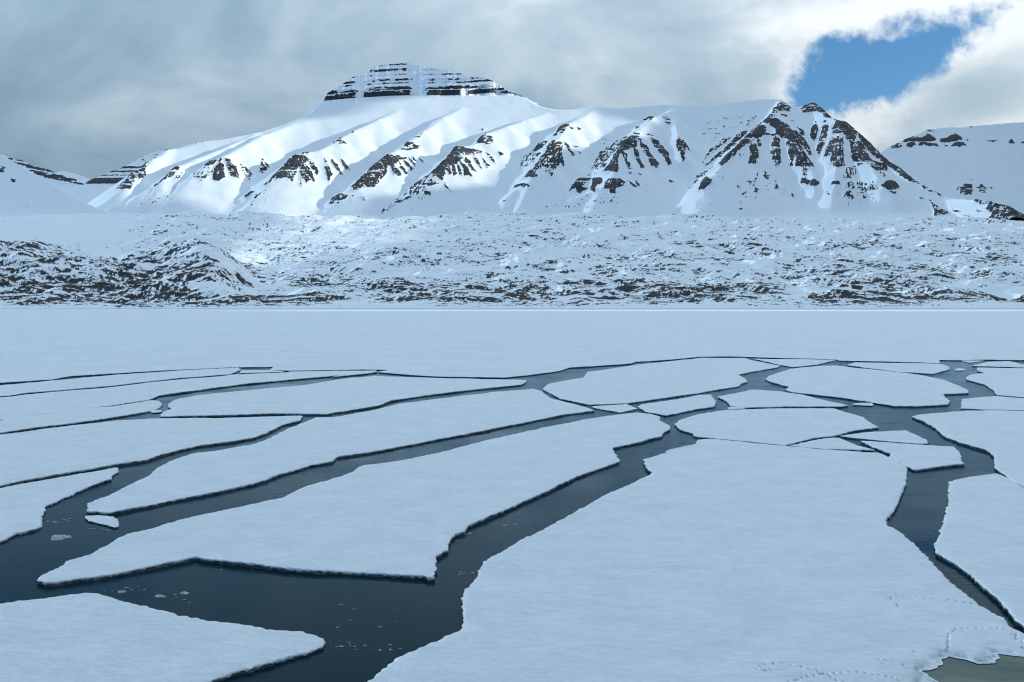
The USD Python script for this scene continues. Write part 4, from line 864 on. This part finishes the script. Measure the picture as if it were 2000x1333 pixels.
FLOES = [
 ([(-220,775),(0,752.5)] + Z4((300,237),(600,209),(1000,182),(1200,172),(1330,166),(1345,175),(1320,188),(1280,203),(1200,208),(960,227),(600,268),(300,293),(130,308),(45,321),(0,323)) + [(-220,790)],
  'long narrow snowy floe farthest back at the left, under the distant ice sheet'),
 (Z4((1345,182),(1500,179),(1590,188),(1335,197)), 'small thin ice sliver in the lead at the tip of the farthest left floe'),
 ([(-220,793),(0,776)] + Z4((45,330),(130,318),(300,301),(600,276),(960,235),(1200,216),(1300,206),(1320,203),(1600,192),(1620,187),(2000,183)) + Z5((240,183),(246,189),(200,196),(0,216)) + Z4((1900,208),(1700,224),(1350,256),(1080,293),(890,318),(830,346),(620,376),(400,400),(0,454)) + [(-220,836)],
  'second long snowy floe from the back at the left, tapering to the right'),
 ([(-220,840),(0,821.5)] + Z4((140,412),(400,393),(620,384),(820,352),(850,348),(890,352),(905,368),(890,388),(850,404),(700,431),(400,474),(200,498),(0,526)) + [(-220,862)],
  'narrow strip floe at the left edge ending bluntly beside a small gap'),
 (Z4((838,412),(860,401),(898,400),(902,412),(860,417)), 'tiny ice chunk at the tip of the narrow strip floe on the left'),
 ([(-220,868),(0,848.5)] + Z4((205,514),(400,487),(660,458),(890,449),(1200,446),(1500,440),(1695,434),(1670,459),(1580,481),(1490,526),(1420,552),(1310,572),(1110,597),(1000,621),(870,659),(820,677),(600,711),(380,747),(180,781),(0,822)) + [(-220,990)],
  'broad snowy floe at the left edge with a long pointed right end'),
 (Z4((955,392),(935,375),(960,352),(1000,338),(1100,320),(1400,290),(1700,262)) + Z5((0,237),(100,222),(240,212),(500,222),(960,232),(1080,235),(1075,248),(1050,260),(1000,265),(760,289),(500,321),(330,347),(260,374),(100,401),(0,414)) + Z4((1830,423),(1500,420),(1200,430),(890,438),(900,428),(915,410)),
  'long wedge shaped floe left of the middle, blunt left and thin right end'),
 (Z4((480,963),(490,920),(560,890),(640,860),(730,815),(830,765),(850,745),(880,720),(950,685),(1070,645),(1250,620),(1400,595),(1480,570),(1620,500),(1700,470),(1760,442)) + Z5((0,440),(140,417),(200,408),(280,388),(370,368),(600,338),(900,302),(1120,284),(1165,296),(1200,326),(1230,341),(1350,369),(1465,404),(1300,423),(1000,483),(800,523),(630,553),(400,598),(200,635),(20,661),(0,683)) + Z4((1830,690),(1740,706),(1560,758),(1440,803),(1220,853),(1000,893),(800,936),(620,970),(598,974),(545,965)),
  'long curved snowy floe across the middle, from lower left to a tip at right'),
 (B1((207,487),(210,475),(350,410),(365,385),(400,375),(500,350),(570,310),(660,260),(710,235),(800,215),(950,170),(1100,130),(1400,70),(1570,35),(1630,8)) + Z4((1690,830),(1900,770),(1980,740)) + Z5((120,735),(170,710),(350,685),(650,625),(900,560),(1150,505),(1400,455),(1600,425),(1700,415),(1780,425),(1830,440),(1820,455),(1850,475),(1885,490),(1880,510),(1845,525),(1835,545),(1700,580),(1560,610),(1575,640),(1605,685),(1500,720),(1350,775),(1250,825),(1130,880),(950,960),(750,1045),(745,1070),(675,1095),(665,1110),(635,1180),(580,1215)) + B2((720,365),(718,440),(713,475),(668,475),(650,465),(300,445),(0,433)) + B1((1600,425),(1450,405),(1200,380),(1085,362),(850,410),(600,460),(350,495),(250,505)),
  'large foreground floe with a notched dark front edge and a long left point'),
 (Z5((1740,695),(1735,675),(1750,670),(1900,625),(2000,600)) + Z6((0,635),(160,590),(180,565),(250,559),(600,596),(900,621),(1190,641),(1240,661),(1340,711),(1350,740),(1335,820),(1310,880),(1280,950),(1230,1000),(1235,1040),(1300,1075),(1400,1160),(1470,1230)) + B3((1470,380),(1520,430),(1600,510),(1750,630),(1880,700),(1930,750),(2000,790),(2090,830),(2110,880),(2000,892),(1900,880),(1850,875),(1860,895),(1830,925),(1750,930),(1680,910),(1580,890),(1530,910),(1540,935),(1500,960),(1430,970),(1470,1000),(1520,1035),(1440,1045),(1460,1066),(1475,1160),(1400,1280)) + [(1500,1410),(900,1410),(640,1400)] + B2((320,1066),(370,1030),(470,940),(550,900),(720,830),(860,765),(870,740),(865,580),(880,545),(940,490),(960,430),(980,390),(1050,350),(1200,260),(1350,190),(1560,75),(1690,0)) + Z5((1590,845),(1790,750),(1755,735)),
  'huge snowy floe filling the right foreground, marked with trails of small footprints'),
 ([(-260,1196)] + B1((0,622),(200,600),(470,563),(545,565),(670,605),(850,650),(970,670),(1010,690),(1200,720),(1340,735),(1500,762),(1690,775),(1780,798),(1812,825),(1800,855),(1700,890),(1580,925),(1380,985),(1250,1020),(1150,1060)) + [(300,1385),(-260,1430)],
  'snowy floe in the lower left corner with a rounded tip pointing right'),
 ([(-260,975)] + Z4((0,835),(200,800),(400,765),(640,722),(660,722),(655,745),(625,765),(620,785),(500,825),(350,890),(255,935),(240,975),(230,1045),(200,1060),(100,1085),(0,1130)) + [(-260,1150)],
  'snowy floe at the left edge with a jagged stepped right side'),
 (Z4((475,992),(560,988),(630,995),(660,1013),(665,1047),(640,1052),(560,1030),(490,1016)), 'small tilted snow covered ice chunk below the left tip of the long curved floe'),
 (Z5((1170,285),(1205,255),(1400,220),(1420,190),(1700,150),(2000,118)) + Z6((200,112),(440,112),(480,125),(640,155),(620,165),(500,185),(405,205),(450,232),(455,245),(420,255),(410,268),(200,303),(0,333)) + Z5((1680,358),(1640,363),(1430,371),(1270,339),(1210,305)),
  'broad rounded snowy floe right of the middle, close under the distant ice sheet'),
 (Z6((490,117),(700,119),(950,123),(840,150),(710,162),(640,150),(515,122)), 'small triangular floe wedged against the distant ice sheet, its point towards us'),
 (Z6((1010,151),(1060,137),(1530,144),(1580,158),(1585,175),(1490,200),(1300,188),(1150,170)), 'thin flat floe behind the big oval one, under the distant ice sheet'),
 (Z6((557,228),(580,210),(700,172),(840,158),(950,155),(1100,171),(1300,191),(1430,208),(1560,235),(1690,290),(1690,305),(1550,312),(1560,330),(1585,350),(1580,370),(1400,380),(1280,378),(1150,358),(980,330),(780,308),(700,300),(670,288),(690,272),(650,262),(580,242)),
  'big oval snowy floe on the right with scalloped edges'),
 (Z5((1705,385),(1720,370),(2000,330)) + Z6((180,318),(250,315),(280,350),(275,380),(150,400),(0,432)) + Z5((1850,430),(1740,408)), 'small oblong floe right of the middle, just in front of the broad rounded floe'),
 (Z5((1440,381),(1640,368),(1700,395),(1600,415),(1460,390)), 'little diamond shaped floe between the long curved and the broad rounded floe'),
 (Z6((292,328),(480,288),(640,298),(760,315),(900,350),(1020,375),(980,382),(700,382),(440,388),(360,378),(340,350)), 'flat snowy floe with a straight front edge, below the big oval one'),
 (Z6((345,391),(360,385),(440,386),(440,394),(350,397)), 'tiny bar of ice at the left end of the straight fronted floe'),
 (Z6((52,480),(80,455),(180,425),(350,400),(640,392),(940,392),(1000,412),(1100,440),(1130,465),(1190,498),(1050,514),(950,544),(820,559),(670,598),(400,569),(155,545),(155,530),(80,510)),
  'broad kite shaped floe at the back edge of the huge foreground floe'),
 (Z6((975,546),(1100,526),(1340,512),(1400,540),(1460,570),(1465,588),(1400,586),(1200,571),(1040,555)), 'narrow wedge floe with a rounded right end, beside the kite shaped one'),
 (Z6((695,600),(850,566),(940,556),(970,559),(1080,600),(1165,624),(900,618)), 'small flat triangular floe pressed against the back of the huge foreground floe'),
 (Z6((1085,573),(1200,579),(1450,596),(1610,605),(1645,640),(1650,680),(1668,700),(1540,712),(1410,735),(1370,728),(1245,660),(1258,645),(1180,615)), 'five sided floe by the dark blue lead, nearest of the small cluster'),
 (Z6((1650,127),(1720,126),(1780,127),(1700,139)), 'smallest flat floe in the top right group, against the distant ice sheet'),
 (Z6((1707,156),(1800,133),(1920,130),(2000,150)) + [(2100,718),(2100,722)] + Z6((2000,164),(1850,160)), 'thin pale floe at the right edge just below the distant ice sheet'),
 (Z6((1740,166),(2000,169)) + [(2120,722),(2120,786)] + Z6((2000,329),(1850,317),(1830,290),(1780,258),(1680,232),(1675,220),(1700,205),(1785,195),(1740,184)), 'uppermost larger floe at the right edge, with a rounded left side'),
 (Z6((1612,173),(1640,168),(1672,173),(1672,181),(1620,182)), 'tiny isolated ice pan floating in the far right lead'),
 (Z6((1655,340),(1850,323),(2000,336)) + [(2120,788),(2120,808)] + Z6((2000,404),(1840,399),(1650,391)), 'narrow strip floe at the right edge between two larger floes'),
 (Z6((1375,438),(1420,425),(1700,405),(1850,403),(2000,409)) + [(2140,812),(2140,1004)] + Z6((2000,828),(1930,794),(1885,759),(1835,719),(1835,655),(1780,620),(1640,580),(1550,545),(1515,505),(1430,460)), 'large snowy floe at the right edge, its left side curving along the lead'),
 (Z6((1580,796),(1700,771),(1850,756),(1900,776),(2000,836)) + [(2150,1022),(2180,1340),(2070,1262)] + B3((2000,745),(1960,715),(1890,640),(1830,580),(1750,510),(1700,460),(1600,390),(1505,340),(1500,295),(1530,230),(1560,130),(1580,50)) , 'snowy floe at the lower right frame edge with a dark undercut side'),
 (Z6((1045,368),(1090,363),(1150,363),(1163,372),(1150,378),(1050,374)), 'small bar of ice floating in front of the big oval floe'),
]
for px, label in FLOES:
    h = ground(*np.array(px).T, 0)
    small = np.ptp(h[:, 1]) < 5 or np.ptp(np.array(px)[:, 0]) < 130
    floe('ice_floe', px, label, prints=PRINTS if 'footprints' in label else None, top=.17 if small else TOP - .05 + .09 * ((len(label) * 7919) % 10) / 10, lip=.09 if small else .16, amp=.7 if small else 1.0)

# melt pool in the lower right corner
pp = ground(*np.array([(1780,1262),(2030,1262),(2200,1300),(2260,1420),(1780,1420)], float).T, 0.006)
from shapely import Polygon
pv, pf = trimesh.creation.triangulate_polygon(Polygon(pp), engine='earcut')
tag(put('melt_pool', (np.column_stack([pv, np.full(len(pv), .006)]), pf), M_pool, smooth=False), kind='structure', label='murky green melt pool in the lower right corner')

# pieces of melting ice adrift
CHUNKS = [(Z4((285,1112),(300,1098),(345,1095),(395,1102),(400,1110),(350,1120),(330,1127),(290,1127)), 'greenish melting ice chunk adrift in the open water at the left'),
 (B1((660,552),(690,548),(702,556),(690,564),(668,563)), 'tiny pale ice bit adrift beyond the lower left floe, nearest its peak'),
 (B1((862,580),(890,574),(926,578),(918,588),(876,588)), 'tiny flat ice bit adrift in the dark water, middle one of three'),
 (B1((1005,560),(1030,553),(1052,562),(1040,570),(1012,570)), 'tiny grey ice bit adrift below the corner of the large notched floe')]
for px, label in CHUNKS:
    p, nrm = ragged(px, .05, .5, len(label))
    xy, tri = fill(p, .05, None, 5.0, 3.0)
    n = len(p)
    z = .05 + .05 * fbm2(xy[:, 0] / .3, xy[:, 1] / .3, 3, 370) + np.where(np.arange(len(xy)) < n, -.03, .02)
    ring = np.column_stack([p + nrm * .05, np.full(n, -.06)])
    c = np.arange(n) + len(xy); nx_ = np.roll(np.arange(n), -1)
    f = np.vstack([tri, np.stack([np.arange(n), c, c[nx_]], 1), np.stack([np.arange(n), c[nx_], nx_], 1)])
    tag(put('ice_chunk', (np.vstack([np.column_stack([xy, z]), ring]), f), M_brash), label=label, cat='ice chunk', group='melting ice chunks adrift')

# small brash scattered in the open water
bits_v, bits_f, at_ = [], [], 0
br = np.random.default_rng(23)
for (u, v, su, sv, k) in [(118, 1020, 40, 6, 26), (190, 1035, 30, 6, 14), (250, 1152, 50, 8, 16), (520, 1110, 60, 6, 12), (330, 1165, 60, 10, 20), (900, 1122, 30, 8, 24), (690, 1265, 40, 10, 22), (760, 1270, 30, 8, 14), (900, 1045, 30, 12, 16), (660, 905, 40, 6, 18), (690, 1200, 120, 30, 16), (1000, 1020, 40, 14, 14)]:
    for _ in range(k // 2):
        p = ground(u + br.normal() * su * .5, v + br.normal() * sv * .5, 0)
        r = br.uniform(.03, .13) * p[1] / 55
        n = br.integers(5, 8)
        a = np.sort(br.uniform(0, 6.28, n))
        ring = p + np.stack([np.cos(a), np.sin(a)], 1) * r * br.uniform(.6, 1.2, (n, 1)) * (1.4, 1)
        h = br.uniform(.006, .03)
        bits_v += [np.column_stack([ring, np.full(n, -.02)]), np.column_stack([p + (ring - p) * .8, np.full(n, h)]), np.array([[*p, h * 1.2]])]
        i0, i1 = at_ + np.arange(n), at_ + n + np.arange(n)
        x0, x1 = np.roll(i0, -1), np.roll(i1, -1)
        bits_f += [np.stack([i0, x0, x1], 1), np.stack([i0, x1, i1], 1), np.stack([i1, x1, np.full(n, at_ + 2 * n)], 1)]
        at_ += 2 * n + 1
tag(put('brash_ice', (np.vstack(bits_v), np.vstack(bits_f)), M_brash, smooth=False), kind='stuff', label='thin scattered brash ice bits in the dark leads')
